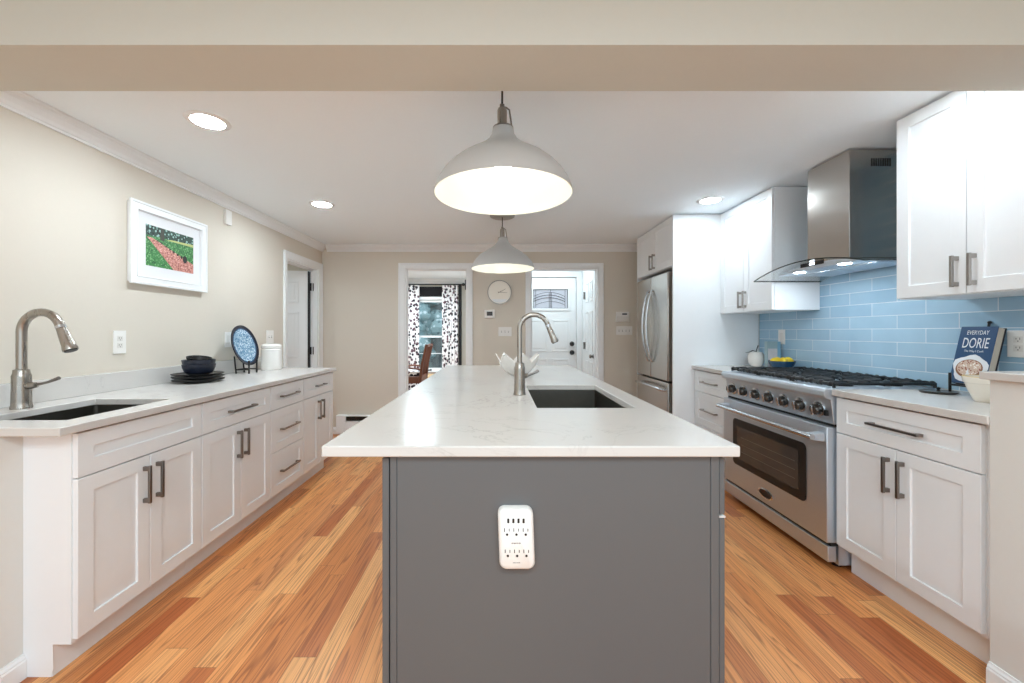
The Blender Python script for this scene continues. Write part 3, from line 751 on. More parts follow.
tag(build('decorative_bowl', m, PORC, smooth=True), 'white bowl with pointed petal rim on the far part of the island', 'bowl')

# ------------------------------------------------------------------ pendants
def pendant(x, y, zr, r, label, cr=.114):
    t = thing('pendant_lamp', label, 'pendant lamp', (x, y, zr), 'pendant lamps over the island')
    pr = [(1, 0), (.985, .06), (.95, .15), (.88, .26), (.78, .375), (.66, .475), (.53, .56), (.40, .64), (.29, .72), (.21, .80), (.165, .88), (.15, .96)]
    build('lamp_shade', M().lathe([(a*r, b*r) for a, b in pr]+[(0, .965*r)], (x, y, zr), 64), SHADE, t, smooth=True)
    build('shade_lining', M().lathe([(a*r-.003, b*r+.0002) for a, b in pr[:-1]]+[(.14*r, .93*r), (0, .935*r)], (x, y, zr), 64), SHADEIN, t, smooth=True, label='bright white inner face')
    build('bulb', M().lathe([(0, 0), (.02, .004), (.034, .02), (.037, .04), (.03, .062), (.017, .085), (.015, .1), (0, .1)], (x, y, zr+.30*r), 20), BULBM, t, smooth=True, label='glowing bulb')
    zc = zr+.967*r; k = r/.285
    build('cap_disc', M().lathe([(0, 0), (.043*k, 0), (.043*k, .004), (.03*k, .008), (0, .008)], (x, y, zc), 24), PULLL, t, smooth=True)
    build('socket', M().lathe([(0, .008), (.020, .008), (.020, .075), (.017, .083), (0, .083)], (x-.004, y, zc), 20), NICKEL, t, smooth=True)
    build('yoke', M().tube([(x+.036, y, zc+.006), (x+.030, y, zc+.05), (x+.026, y, zc+.078), (x+.012, y, zc+.088), (x-.004, y, zc+.09)], .0035, 8).tube([(x-.004, y, zc+.083), (x-.004, y, zc+.1)], .01, 10), PULL, t, smooth=True)
    build('cord', M().tube([(x-.004, y, zc+.1), (x-.004, y, CEILZ-.024)], .004, 8), BLKM, t)
    build('canopy', M().lathe([(0, 0), (cr*.88, .002), (cr*.98, .008), (cr, .024), (0, .024)], (x-.004, y, CEILZ-.0248), 28), PULLL, t, smooth=True)
pendant(.017, 1.66, 1.24+.568, .285, 'nearest grey dome pendant lamp over the island, larger in view', .06)
pendant(.034, 3.60, 1.24+.568, .285, 'far grey dome pendant lamp over the island, in front of the far wall')

# recessed lights
for (x, y, lab) in ((-1.455, 2.0, 'round recessed ceiling light nearest the camera on the left, above the sink cabinet'), (-1.459, 3.30, 'round recessed ceiling light farther along on the left'),
                    (1.69, 3.2, 'round recessed ceiling light in front of the far upper cabinet'), (1.66, 1.652, 'recessed ceiling light at right, edge just past the beam')):
    t = thing('recessed_light', lab, 'ceiling light', (x, y, CEILZ-.006), 'recessed ceiling lights')
    build('trim_ring', M().lathe([(.072, .0055), (.072, 0), (.095, .002), (.1, .0057)], (x, y, CEILZ-.006), 36), TRIM, t, smooth=True)
    build('lens', M().lathe([(0, .003), (.0715, .003), (.0715, .0055), (0, .0055)], (x, y, CEILZ-.006), 36), DOWNM if x < 0 else DOWNR, t, label='glowing lens')

# ------------------------------------------------------------------ right side: half wall cap, tile, counters
tag(build('half_wall_cap', M().box(1.70, 2.3215, .94, 1.418, 1.0735, 1.1015), QUARTZ, bevel=.003), 'white stone cap on the half wall at the right edge', 'ledge')
struct('backsplash_tile', M().box(XR-.009, XR-.0005, 1.04, 3.555, .9455, 2.29), TILE).name = 'wall_right_tile'
FR = Face('-x', 1.74)
ZR = .9125
cabR = base_cab('white shaker base cabinet right of the range, drawer over two doors', 1.441, 2.066, 'doors', FR, 2.312, 1.7595, ZR, .133, 1.82, .725, side=-1)
build('filler', M().box(1.7595, 2.312, 1.4045, 1.4405, .133, ZR), CAB, cabR)
cabF = base_cab('narrow white drawer cabinet between range and fridge panel', 3.036, 3.557, 'drawers', FR, 2.312, 1.7595, ZR, .133, 1.82, .725, side=-1, mat_h=PULLL)
tag(build('countertop', M().box(1.715, 2.3125, 1.4045, 2.064, .913, .945), QUARTZ, bevel=.003), 'short white veined quartz countertop between the range and the half wall', 'countertop')
tag(build('countertop', M().box(1.715, 2.3125, 3.038, 3.5575, .913, .945), QUARTZ, bevel=.003), 'small white quartz countertop between range and fridge panel', 'countertop')

# ------------------------------------------------------------------ fridge enclosure
t = thing('fridge_cabinet', 'tall white cabinet surround with two small doors above the refrigerator', 'cabinet', (1.95, 4.0, 0))
build('side_panel', M().box(1.549, 2.312, 3.56, 3.578, .001, 2.287), CAB, t, bevel=.001)
build('side_panel', M().box(1.549, 2.312, 4.472, 4.49, .001, 2.287), CAB, t, bevel=.001)
build('body', M().box(1.572, 2.312, 3.579, 4.471, 1.83, 1.846).box(1.572, 2.312, 3.579, 4.471, 2.27, 2.286).box(2.3, 2.312, 3.579, 4.471, 1.846, 2.27), CAB, t)
FC = Face('-x', 1.552)
for a, b, hu in ((3.58, 4.025, 3.985), (4.025, 4.47, 4.065)):
    d_ = shaker(FC, a, b, 1.834, 2.284, t, 'door', rec=.004); pull(FC, hu, 1.94, .15, True, d_, PULLL)
t = thing('refrigerator', 'stainless steel french door refrigerator with bottom freezer in white cabinet surround', 'refrigerator', (1.9, 4.02, 0))
build('body', M().box(1.592, 2.27, 3.625, 4.425, .02, 1.77), mat('fridge_side', srgb(52, 52, 54), .5), t, bevel=.004)
for x_, y_ in ((1.65, 3.7), (1.65, 4.35), (2.2, 3.7), (2.2, 4.35)): build('foot', M().lathe([(0, 0), (.02, 0), (.02, .0195), (0, .0195)], (x_, y_, .0005), 12), BLKM, t)
FF = Face('-x', 1.527)
for a, b, hy in ((3.625, 4.022, 3.975), (4.028, 4.425, 4.075)):
    m = M(); FF.box(m, a, b, .79, 1.79, 0, -.06); d_ = build('door', m, STEELV, t, bevel=.008, seg=3)
    pts = []
    for i in range(15):
        f = i/14; pts.append((1.527-.012-.055*math.sin(PI*f)**.8, hy, .95+f*.70))
    m = M().tube([(1.529, hy, .95)]+pts+[(1.529, hy, 1.65)], .011, 12); build('handle', m, CHROME, d_, smooth=True)
m = M(); FF.box(m, 3.625, 4.425, .06, .775, 0, -.06); d_ = build('freezer_drawer', m, STEELV, t, bevel=.008, seg=3)
m = M().tube([(1.529, 3.70, .70), (1.49, 3.70, .705), (1.475, 3.76, .715), (1.468, 4.025, .72), (1.475, 4.29, .715), (1.49, 4.35, .705), (1.529, 4.35, .70)], .012, 12); build('handle', m, CHROME, d_, smooth=True)

# ------------------------------------------------------------------ upper cabinets
FU = Face('-x', 1.968)
def upper(label, y0, y1, z0=1.4):
    t = thing('wall_cabinet', label, 'cabinet', (2.15, (y0+y1)/2, z0))
    m = M(); xb, xf = 2.3125, 1.988; tt = .016; z1 = 2.287
    m.box(xf, xb, y0, y0+tt, z0, z1).box(xf, xb, y1-tt, y1, z0, z1).box(xf, xb, y0+tt, y1-tt, z0, z0+tt).box(xf, xb, y0+tt, y1-tt, z1-tt, z1).box(xb-.01, xb, y0+tt, y1-tt, z0+tt, z1-tt)
    build('body', m, CAB, t)
    ym = (y0+y1)/2
    for a, b, hu in ((y0+.001, ym, ym-.032), (ym, y1-.001, ym+.032)):
        d_ = shaker(FU, a, b, z0+.002, z1-.003, t, 'door'); pull(FU, hu, z0+.10, .135, True, d_, PULLL)
upper('white shaker wall cabinet nearest the camera at the right, beside the hood', 1.387, 1.983)
upper('white shaker wall cabinet between the hood and the tall fridge panel', 2.884, 3.556)

# ------------------------------------------------------------------ range hood
t = thing('range_hood', 'stainless range hood with curved glass canopy above the stove', 'range hood', (2.15, 2.44, 1.6))
build('chimney', M().box(2.005, 2.313, 2.29, 2.60, 1.665, 2.285), STEELV, t, bevel=.002)
m = M()
for i in range(9):
    x = 2.13+i*.0131; m.box(x, x+.008, 2.2885, 2.2897, 2.19, 2.235)
build('vent_slots', m, DARK, t)
def gz(y):
    f = (y-2.435)/.435; return 1.24+.366+.067*(1-f*f)
def glass_m(x0, x1, z_off, th, y0=2.0, y1=2.87, n=28, bow=0):
    m = M(); rows = []
    for i in range(n+1):
        y = y0+(y1-y0)*i/n; f = (y-2.435)/.435; z = gz(y)+z_off; xf = x0-bow*(1-f*f)
        rows.append([m.bm.verts.new(p) for p in ((xf, y, z), (x1, y, z), (x1, y, z+th), (xf, y, z+th))])
    for A, B in zip(rows[:-1], rows[1:]):
        for k in range(4): m.bm.faces.new((A[k], A[(k+1) % 4], B[(k+1) % 4], B[k]))
    m.bm.faces.new(rows[0][::-1]); m.bm.faces.new(rows[-1]); return m
build('glass_canopy', glass_m(1.83, 2.312, -.008, .006, bow=.0), HGLASS, t)
EDGE = mat('glass_edge', srgb(40, 48, 48), .1)
build('glass_edge', glass_m(1.827, 1.8298, -.0085, .007), EDGE, t, label='dark polished glass edge')
build('glass_edge', M().box(1.83, 2.312, 1.997, 1.9995, gz(2.0)-.0085, gz(2.0)-.0015), EDGE, t, label='dark polished glass edge')
build('glass_edge', M().box(1.83, 2.312, 2.8705, 2.873, gz(2.87)-.0085, gz(2.87)-.0015), EDGE, t, label='dark polished glass edge')
# body under the glass: arched top, flat bottom
m = M(); pts = []
for i in range(21):
    y = 2.10+(2.77-2.10)*i/20; pts.append((y, gz(y)-.0095))
poly = [(1.93, y, z) for y, z in pts]+[(1.93, 2.70, 1.627), (1.93, 2.17, 1.627)]
m.prism(poly, (.38, 0, 0))
build('hood_body', m, STEEL, t, bevel=.002)
build('control_panel', M().box(1.9285, 1.9297, 2.375, 2.56, 1.648, 1.672), BLKM, t, bevel=.0005)
build('display', M().box(1.9278, 1.9284, 2.445, 2.485, 1.654, 1.666), emis('display_glow', (.8, .9, 1, 1), 2.0), t)
for y in (2.27, 2.61):
    build('hood_lamp', M().lathe([(0, 0), (.03, 0), (.03, .001), (0, .001)], (1.962, y, 1.6257), 24), HOODM, t, label='glowing round hood lamp')
for y in (2.30, 2.57):
    m = M().box(2.06, 2.27, y-.12, y+.12, 1.6225, 1.6268)
    build('filter', m, STEEL, t)

# ------------------------------------------------------------------ range
RY0, RY1 = 2.072, 3.03; RX = 1.735
t = thing('range', 'stainless steel pro-style gas range with seven knobs and large oven door', 'range', (2.0, 2.53, 0))
build('body', M().box(1.76, 2.305, RY0, RY1, .10, .925), STEEL, t, bevel=.002)
m = M(); m.prism([(1.684, RY0, .932), (1.684, RY0, .906), (1.694, RY0, .895), (1.718, RY0, .889), (1.736, RY0, .76), (1.80, RY0, .76), (1.80, RY0, .945), (1.692, RY0, .945)], (0, RY1-RY0, 0))
build('control_panel', m, STEEL, t, bevel=.002)
build('cooktop', M().box(1.8005, 2.305, RY0, RY1, .9255, .944), STEEL, t, bevel=.002)
build('gap_strip', M().box(1.737, 1.759, RY0+.001, RY1-.001, .748, .7595), DARK, t)
FO = Face('-x', 1.70)
m = M(); FO.box(m, RY0+.002, RY1-.002, .145, .746, 0, -.057); door = build('oven_door', m, STEEL, t, bevel=.004)
# rounded black window
def rr_yz(y0, y1, z0, z1, r, x, n=5):
    pts = []
    for cy, cz, a0 in ((y1-r, z1-r, 0), (y0+r, z1-r, 90), (y0+r, z0+r, 180), (y1-r, z0+r, 270)):
        for i in range(n+1):
            a = math.radians(a0+90*i/n); pts.append((x, cy+r*math.cos(a), cz+r*math.sin(a)))
    return pts
build('oven_window', M().prism(rr_yz(2.212, 2.90, .295, .622, .03, 1.6995), (-.004, 0, 0)), BLKM, door, bevel=.001)
wg = build('window_glass', M().prism(rr_yz(2.265, 2.848, .345, .572, .012, 1.6952), (-.0012, 0, 0)), mat('oven_inner_glass', srgb(74, 66, 60), .06, var=.15, nscale=6), door)
m = M()
for zz in (.40, .45, .50): m.box(1.6936, 1.6939, 2.29, 2.80, zz, zz+.0025)
build('rack_lines', m, mat('rack_grey', srgb(120, 112, 104), .3), door)
m = M().tube([(1.632, RY0+.012, .693), (1.632, RY1-.045, .693)], .0145, 20); h_ = build('handle', m, CHROME, door, smooth=True)
for y in (RY0+.035, RY1-.068): build('handle_bracket', M().prism([(1.6995, y-.022, .715), (1.6995, y-.022, .665), (1.63, y-.022, .677), (1.618, y-.022, .693), (1.63, y-.022, .709)], (0, .044, 0)), STEEL, door, bevel=.004)
m = M(); m.lathe([(0, 0), (1, 0), (1, .5), (.9, 1), (0, 1)], (0, 0, 0), 32, (0, 0, 1))
m.xform(Matrix.Translation((1.6995, 2.55, .208)) @ Matrix.Rotation(-PI/2, 4, 'Y') @ Matrix.Diagonal((.030, .070, .004, 1)))
bd = build('badge', m, CHROME, door, smooth=True)
m = M(); m.lathe([(0, 0), (1, 0), (1, 1), (0, 1)], (0, 0, 0), 32, (0, 0, 1))
m.xform(Matrix.Translation((1.6954, 2.55, .208)) @ Matrix.Rotation(-PI/2, 4, 'Y') @ Matrix.Diagonal((.022, .058, .0006, 1)))
build('badge_face', m, BLKM, bd)
build('kick_panel', M().box(1.705, 1.75, RY0+.002, RY1-.002, .045, .127), STEEL, t, bevel=.004)
build('kick_gap', M().box(1.72, 1.7595, RY0+.004, RY1-.004, .1275, .1445), DARK, t)
build('base', M().box(1.76, 2.28, RY0+.002, RY1-.002, .03, .0995), STEEL, t)
for x in (1.80, 2.2):
    for y in (RY0+.06, RY1-.06): build('leg', M().lathe([(0, 0), (.022, 0), (.02, .0298), (0, .0298)], (x, y, .0003), 14), BLKM, t)
build('side_foot', M().box(1.76, 1.80, RY0+.0005, RY0+.0018, .03, .12), STEEL, t)
axn = Vector((-.99, 0, -.135)).normalized()
for i in range(7):
    y = 2.158+i*(2.945-2.158)/6; zk = .825; xk = 1.7262
    kn = build('knob_bezel', M().lathe([(0, 0), (.043, 0), (.042, .005), (.033, .007), (0, .007)], (xk, y, zk), 28, axn), CHROME, t, smooth=True)
    build('knob', M().lathe([(.0, .0072), (.030, .0072), (.0285, .02), (.026, .032), (.024, .034), (0, .034)], (xk, y, zk), 28, axn), mat('knob_dark', srgb(84, 82, 79), .25, .85), kn, smooth=True)
    c0 = Vector((xk, y, zk))+axn*.0342
    build('knob_grip', M().box(-.007, .007, -.025, .025, 0, .010).xform(Matrix.Translation(c0) @ axn.to_track_quat('Z', 'Y').to_matrix().to_4x4()), CHROME, kn, bevel=.002)
for y in (RY0+.03, RY1-.02): build('switch', M().box(1.712, 1.727, y-.007, y+.007, .80, .83), BLKM, t, bevel=.001)
# burners and grates
for i, y in enumerate((2.225, 2.53, 2.83)):
    for x in (1.90, 2.17):
        build('burner', M().lathe([(0, 0), (.055, 0), (.052, .008), (.038, .01), (.038, .018), (.03, .022), (0, .022)], (x, y, .9443), 24), BLACK, t, smooth=True)
gw_ = (RY1-RY0-.03)/3
for i in range(3):
    y0 = RY0+.015+i*gw_+.003; y1 = y0+gw_-.006; x0, x1 = 1.755, 2.285; zg = .968; m = M()
    def bar(a, b, r=.0105): m.tube([a, b], r, 8)
    for y in (y0+.006, y1-.006): m.tube([(x0, y, .948), (x0, y, zg), (x0+.02, y, zg), (x1-.02, y, zg), (x1, y, zg), (x1, y, .948)], .008, 8)
    for x in (x0, (x0+x1)/2, x1): bar((x, y0+.006, zg-.002), (x, y1-.006, zg-.002))
    yc = (y0+y1)/2
    for xc in (1.90, 2.17):
        for a in range(0, 360, 45):
            ca, sa = math.cos(math.radians(a)), math.sin(math.radians(a)); L_ = .12 if a % 90 else (.125 if ca != 0 and abs(ca) > .5 else .13)
            m.tube([(xc+.03*ca, yc+.03*sa, zg+.001), (xc+L_*ca, yc+L_*sa, zg+.001)], .009, 8)
    for k in range(5):
        y = y0+.02+k*(y1-y0-.04)/4; m.ball((x0-.002, y, zg), .015, u=10, v=6); m.ball((x1, y, zg), .015, u=10, v=6)
    for k in range(4):
        y = y0+.035+k*(y1-y0-.07)/3
        m.tube([(x0-.006, y, .956), (x0+.002, y, zg+.002), (x0+.02, y, zg+.006), (x0+.085, y, zg+.006)], .0085, 8)
        m.tube([(x1-.085, y, zg+.006), (x1-.02, y, zg+.006), (x1, y, zg+.002)], .0085, 8)
        m.tube([((x0+x1)/2-.05, y, zg+.004), ((x0+x1)/2+.05, y, zg+.004)], .008, 8)
    build('grate', m, BLACK, t, smooth=True)

# ------------------------------------------------------------------ things on the right counters
# book on easel : cover faces -x, leans back to +x
def lean(m, piv, a): m.shear_rot(piv, 'Y', a); return m
BXc, BZ = 2.192, .998; BY0, BY1, BH = 1.806, 1.950, .275; LA = .235; piv = (BXc, 0, BZ)
t = thing('book_easel', 'black metal easel holding the blue cookbook', 'easel', (2.23, 1.88, .9453))
m = M().tube([(2.17, 1.925, .9455), (2.17, 1.925, 1.045)], .0055, 8).tube([(2.17, 1.79, .9455), (2.17, 1.79, 1.02)], .0055, 8)
m.tube([(2.17, 1.925, .988), (2.17, 1.79, .988)], .0045, 8)
m.tube([(2.17, 1.925, .988), (2.235, 1.925, .988)], .0045, 8).tube([(2.17, 1.79, .988), (2.235, 1.79, .988)], .0045, 8)
build('frame', m, BLKM, t, smooth=True)
m = M().tube([(2.232, 1.88, .988), (2.306, 1.88, 1.285)], .005, 8).tube([(2.235, 1.925, .988), (2.235, 1.79, .988)], .0045, 8).tube([(2.25, 1.88, 1.05), (2.303, 1.88, .9455)], .0045, 8).ball((2.306, 1.88, 1.285), .008, u=10, v=6)
build('back_leg', m, BLKM, t, smooth=True)
t = thing('cookbook', 'dark blue hardcover cookbook with a pie on its cover, propped open on black easel', 'book', (2.21, 1.88, BZ))
COVER = mat('cover_blue', srgb(32, 72, 112), .35, var=.05)
build('front_cover', lean(M().box(BXc, BXc+.003, BY0, BY1, BZ, BZ+BH), piv, LA), COVER, t)
build('back_cover', lean(M().box(BXc+.036, BXc+.039, BY0, BY1, BZ, BZ+BH), piv, LA), mat('cover_dark', srgb(20, 26, 40), .4), t)
build('spine', lean(M().box(BXc+.003, BXc+.036, BY1-.003, BY1, BZ, BZ+BH), piv, LA), COVER, t)
build('pages', lean(M().box(BXc+.0032, BXc+.0358, BY0+.004, BY1-.0032, BZ+.003, BZ+BH-.003), piv, LA), PAPER, t)
def on_cover(m):  # local x -> along the cover (left to right = -y), local y -> up
    m.xform(Matrix(((0, 0, -1, BXc-.0003), (-1, 0, 0, BY1), (0, 1, 0, BZ), (0, 0, 0, 1)))); return lean(m, piv, LA)
WINK = mat('white_ink', srgb(226, 230, 234), .5, var=.01)
bw = BY1-BY0
for s_, sz, yy, sx in (('EVERYDAY', .029, .236, .62), ('DORIE', .070, .172, .52), ('The Way I Cook', .014, .152, .8)):
    tm = text_m(s_, sz, Matrix.Translation((bw/2, yy, 0)) @ Matrix.Diagonal((sx, 1, 1, 1)), .0001); build('lettering', on_cover(tm), WINK, t)
m = M(); k = 22; pts = []
for i in range(k):
    a = 2*PI*i/k; rr_ = .062*(1+.08*math.sin(5*a+.6)+.05*math.sin(3*a)); pts.append((bw/2+min(.071, max(-.071, 1.12*rr_*math.cos(a))), .072+rr_*1.08*math.sin(a), 0))
m.prism(pts, (0, 0, .0004)); build('cloth_picture', on_cover(m), WINK, t)
m = M(); m.lathe([(0, 0), (1, 0), (1, .0006), (0, .0006)], (0, 0, 0), 32); m.xform(Matrix.Translation((bw/2-.002, .072, .0004)) @ Matrix.Diagonal((.054, .044, 1, 1))); build('pie_crust', on_cover(m), mat('crust', srgb(140, 98, 72), .6, var=.2, nscale=80), t)
m = M(); m.lathe([(0, 0), (1, 0), (1, .0004), (0, .0004)], (0, 0, 0), 32); m.xform(Matrix.Translation((bw/2-.002, .076, .0011)) @ Matrix.Diagonal((.048, .037, 1, 1))); build('pie_top', on_cover(m), PIE, t)
m = M().prism([(bw/2-.004, .073, .0016), (bw/2-.012, .030, .0016), (bw/2+.008, .030, .0016)], (0, 0, .0003)); build('pie_slice_gap', on_cover(m), WINK, t)

def bowl(name, label, x, y, z, r, h, material, foot=.55, th=.004, cat='bowl', group=None, rim=None, wob=None):
    pr = [(0, 0), (r*foot, 0), (r*foot*1.02, .004), (r*.82, h*.42), (r*.95, h*.78), (r, h), (r-th, h), (r*.95-th, h*.78), (r*.82-th, h*.44), (r*foot*.9, .008), (0, .008)]
    return tag(build(name, M().lathe(pr, (x, y, z), 40, wob=wob), material, smooth=True), label, cat, group)
t = thing('mixing_bowl', 'cream ceramic bowl beside the half wall on the right counter', 'bowl', (2.045, 1.70, .9453))
x, y, z, r, h = 2.066, 1.68, .9453, .092, .105
build('bowl', M().lathe([(0, 0), (.045, 0), (.048, .004), (.066, .05), (.074, .078), (.078, .08), (.081, h-.004), (.081, h), (.076, h), (.068, .06), (.045, .01), (0, .01)], (x, y, z), 44), CREAM, t, smooth=True)
build('rim_glaze', M().lathe([(.0762, h+.0002), (.0808, h+.0002), (.08, h+.002), (.077, h+.002)], (x, y, z), 44), mat('butter_yellow', srgb(222, 196, 110), .4), t)
t = thing('pot_lid', 'dark grey oval iron trivet lid with knob lying on the right counter', 'lid', (2.12, 1.93, .9453))
build('plate', M().lathe([(0, 0), (.058, 0), (.066, .006), (.068, .011), (.058, .009), (0, .008)], (2.12, 1.93, .9455), 36), mat('dark_iron', srgb(62, 62, 58), .35, .3), t, smooth=True)
build('knob', M().lathe([(0, .0085), (.008, .0085), (.005, .016), (.009, .026), (0, .03)], (2.12, 1.93, .9455), 16), BLKM, t, smooth=True)

# apple ornament
ax, ay = 2.185, 3.40
t = thing('apple_ornament', 'white ceramic apple with thin black stem on the counter beside the fridge panel', 'ornament', (ax, ay, .9453))
pr = [(0, .004), (.02, 0), (.038, .006), (.056, .035), (.063, .07), (.06, .1), (.045, .122), (.028, .127), (.012, .120), (0, .112)]
build('apple', M().lathe(pr, (ax, ay, .9453), 36), PORC, t, smooth=True)
build('stem', M().tube([(ax, ay, 1.058), (ax+.004, ay, 1.09), (ax+.018, ay, 1.125)], [.004, .003, .004], 8), BLKM, t, smooth=True)
build('leaf', M().tube([(ax+.002, ay, 1.075), (ax-.03, ay, 1.082), (ax-.06, ay, 1.068), (ax-.09, ay, 1.066)], [.002, .004, .003, .001], 8), BLKM, t, smooth=True)
lb = (2.205, 3.12, .9453)
bowl('fruit_bowl', 'dark blue bowl holding lemons behind the stove', lb[0], lb[1], lb[2], .092, .07, BOWLB, foot=.5)
for i, (dx, dy, dz) in enumerate([(-.045, .012, .045), (.0, -.02, .048), (.045, -.005, .05), (0, .045, .046)]):
    o = build('lemon', M().lathe([(0, -.04), (.006, -.037), (.018, -.026), (.027, -.008), (.028, .008), (.019, .026), (.006, .037), (0, .040)], (lb[0]+dx, lb[1]+dy, lb[2]+dz+.022), 20, (math.cos(i*1.3), math.sin(i*1.3), .1)), LEMON, smooth=True)
    tag(o, ['lemon at the left side of the blue bowl', 'lemon at the front middle of the blue bowl', 'lemon at the right side of the blue bowl', 'lemon at the back of the blue bowl'][i], 'lemon', 'lemons in the blue bowl')
t = thing('small_book', 'pale blue-green book standing against the tile behind the lemon bowl', 'book', (2.25, 3.28, .9453))
build('cover', M().box(2.19, 2.295, 3.26, 3.264, .9455, 1.162).box(2.19, 2.295, 3.292, 3.296, .9455, 1.162), mat('teal_cover', srgb(156, 180, 186), .5), t)
build('spine', M().box(2.188, 2.1925, 3.26, 3.296, .9455, 1.162), mat('teal_cover', srgb(156, 180, 186), .5), t)
build('pages', M().box(2.193, 2.2948, 3.2645, 3.2915, .9475, 1.159), PAPER, t)
build('picture', M().box(2.193, 2.268, 3.2588, 3.2597, .9475, 1.105), mat('grey_picture', srgb(206, 204, 208), .5, var=.15, nscale=40), t)
build('side_band', M().box(2.2695, 2.2945, 3.2588, 3.2597, .9475, 1.16), mat('sky_band', srgb(130, 178, 204), .5), t)

# ------------------------------------------------------------------ wall plates
def plate(name, label, F, u, v, w_, h_, kind, cat, group=None):
    c = F.P(u, v, 0); t = thing(name, label, cat, c, group)
    m = M(); F.box(m, u-w_/2, u+w_/2, v-h_/2, v+h_/2, .0003, .006); build('cover_plate', m, PLASTIC, t, bevel=.0015)
    ins = mat('insert_white', srgb(224, 221, 216), .35)
    if kind[0] == 'o':
        n = int(kind[1:]); 
        for i in range(n):
            uu = u+(i-(n-1)/2)*.046
            for s_ in (-1, 1):
                m = M(); F.box(m, uu-.0165, uu+.0165, v+s_*.0195-.014, v+s_*.0195+.014, .0062, .0075); r = build('receptacle', m, ins, t, bevel=.001)
                m = M(); vc = v+s_*.0195
                F.box(m, uu-.0075, uu-.0055, vc-.001, vc+.008, .0076, .0079); F.box(m, uu+.0055, uu+.0075, vc, vc+.007, .0076, .0079); F.box(m, uu-.002, uu+.002, vc-.009, vc-.005, .0076, .0079)
                build('slots', m, BLKM, r)
    if kind[0] == 's':
        n = int(kind[1:])
        for i in range(n):
            uu = u+(i-(n-1)/2)*.042; m = M(); F.box(m, uu-.004, uu+.004, v-.011, v+.011, .0062, .007); s1 = build('toggle_slot', m, mat('slot_grey', srgb(120, 116, 112), .5), t)
            m = M(); F.box(m, uu-.003, uu+.003, v-.001, v+.008, .007, .016); build('toggle', m, PLASTIC, s1)
    if kind[0] == 'r':
        m = M(); F.box(m, u-.0165, u+.0165, v-.033, v+.033, .0062, .008); build('rocker', m, ins, t, bevel=.001)
    return t
FW = Face('+x', XL); FWR = Face('-x', XR-.009); FB = Face('-y', YB)
plate('wall_outlet', 'white duplex outlet on the left wall between the faucet and the dark plates', FW, 2.263, 1.183, .075, .13, 'o1', 'outlet')
plate('wall_outlet', 'white outlet on the left wall partly hidden by the blue plate', FW, 3.17, 1.18, .075, .12, 'r', 'outlet')
plate('light_switch', 'white switch plate on the left wall above the canister', FW, 3.75, 1.195, .115, .12, 's2', 'switch')
plate('wall_outlet', 'white outlet on the blue tile beside the cookbook', FWR, 1.755, 1.187, .125, .12, 'o2', 'outlet')
plate('wall_outlet', 'white outlet on the tile above the small book', FWR, 3.27, 1.20, .075, .12, 'r', 'outlet')
plate('light_switch', 'white triple switch plate on the far wall below the thermostat', FB, .073, 1.245, .16, .11, 's3', 'switch')
plate('light_switch', 'white four-gang switch plate on the far wall below the alarm keypad', FB, 1.52, 1.257, .195, .105, 's4', 'switch')
t = thing('thermostat', 'small white thermostat with dark screen under the round clock', 'thermostat', (-.113, YB, 1.40))
m = M(); FB.box(m, -.177, -.049, 1.407, 1.512, .0003, .022); build('housing', m, PLASTIC, t, bevel=.008)
m = M(); FB.box(m, -.148, -.078, 1.437, 1.487, .0222, .023); build('screen', m, mat('dark_screen', srgb(52, 44, 38), .2), t)
t = thing('alarm_keypad', 'white alarm keypad on the far wall between doorway and refrigerator', 'keypad', (1.498, YB, 1.36))
m = M(); FB.box(m, 1.417, 1.578, 1.362, 1.484, .0003, .025); build('housing', m, PLASTIC, t, bevel=.006)
m = M(); FB.box(m, 1.49, 1.548, 1.447, 1.466, .0252, .026); build('screen', m, mat('keypad_screen', srgb(70, 72, 80), .2), t)
m = M(); FB.box(m, 1.425, 1.57, 1.368, 1.43, .0252, .0275); build('keypad_cover', m, mat('insert_white', srgb(224, 221, 216), .35), t, bevel=.001)
tag(build('sensor', (lambda m: (FW.box(m, 3.12, 3.19, 2.085, 2.20, .0003, .022), m)[1])(M()), PLASTIC, bevel=.004), 'small white sensor box high on the left wall near the ceiling', 'sensor')
# clock
t = thing('wall_clock', 'round cream wall clock with thin dark rim on the far wall', 'clock', (.006, YB, 1.722))
cc = (.006, YB-.0005, 1.722)
build('rim', M().lathe([(.138, 0), (.146, 0), (.146, .03), (.138, .03)], cc, 56, (0, -1, 0)), PULLL, t, smooth=True)
build('face', M().lathe([(0, 0), (.1375, 0), (.1375, .02), (0, .02)], cc, 56, (0, -1, 0)), CLOCKF, t)
yc = YB-.0218
def hand(a, L, w_): 
    d_ = Vector((math.sin(a), 0, math.cos(a))); n = Vector((d_.z, 0, -d_.x)); c = Vector((cc[0], yc, cc[2]))
    return M().prism([c-d_*.02-n*w_, c+d_*L-n*w_*.4, c+d_*L+n*w_*.4, c-d_*.02+n*w_], (0, -.001, 0))
HND = mat('clock_hand', srgb(140, 132, 120), .3, .6)
build('hour_hand', hand(math.radians(62), .085, .0035), HND, t); build('minute_hand', hand(math.radians(93), .095, .003), HND, t)
m = M(); k = 20
pts = [(cc[0]+.128*math.cos(a), YB-.0212, cc[2]+.128*math.sin(a)) for a in [PI+math.radians(42)+i*(math.radians(96))/k for i in range(k+1)]]
build('lower_band', m.prism(pts, (0, -.0004, 0)), TRIM, t)
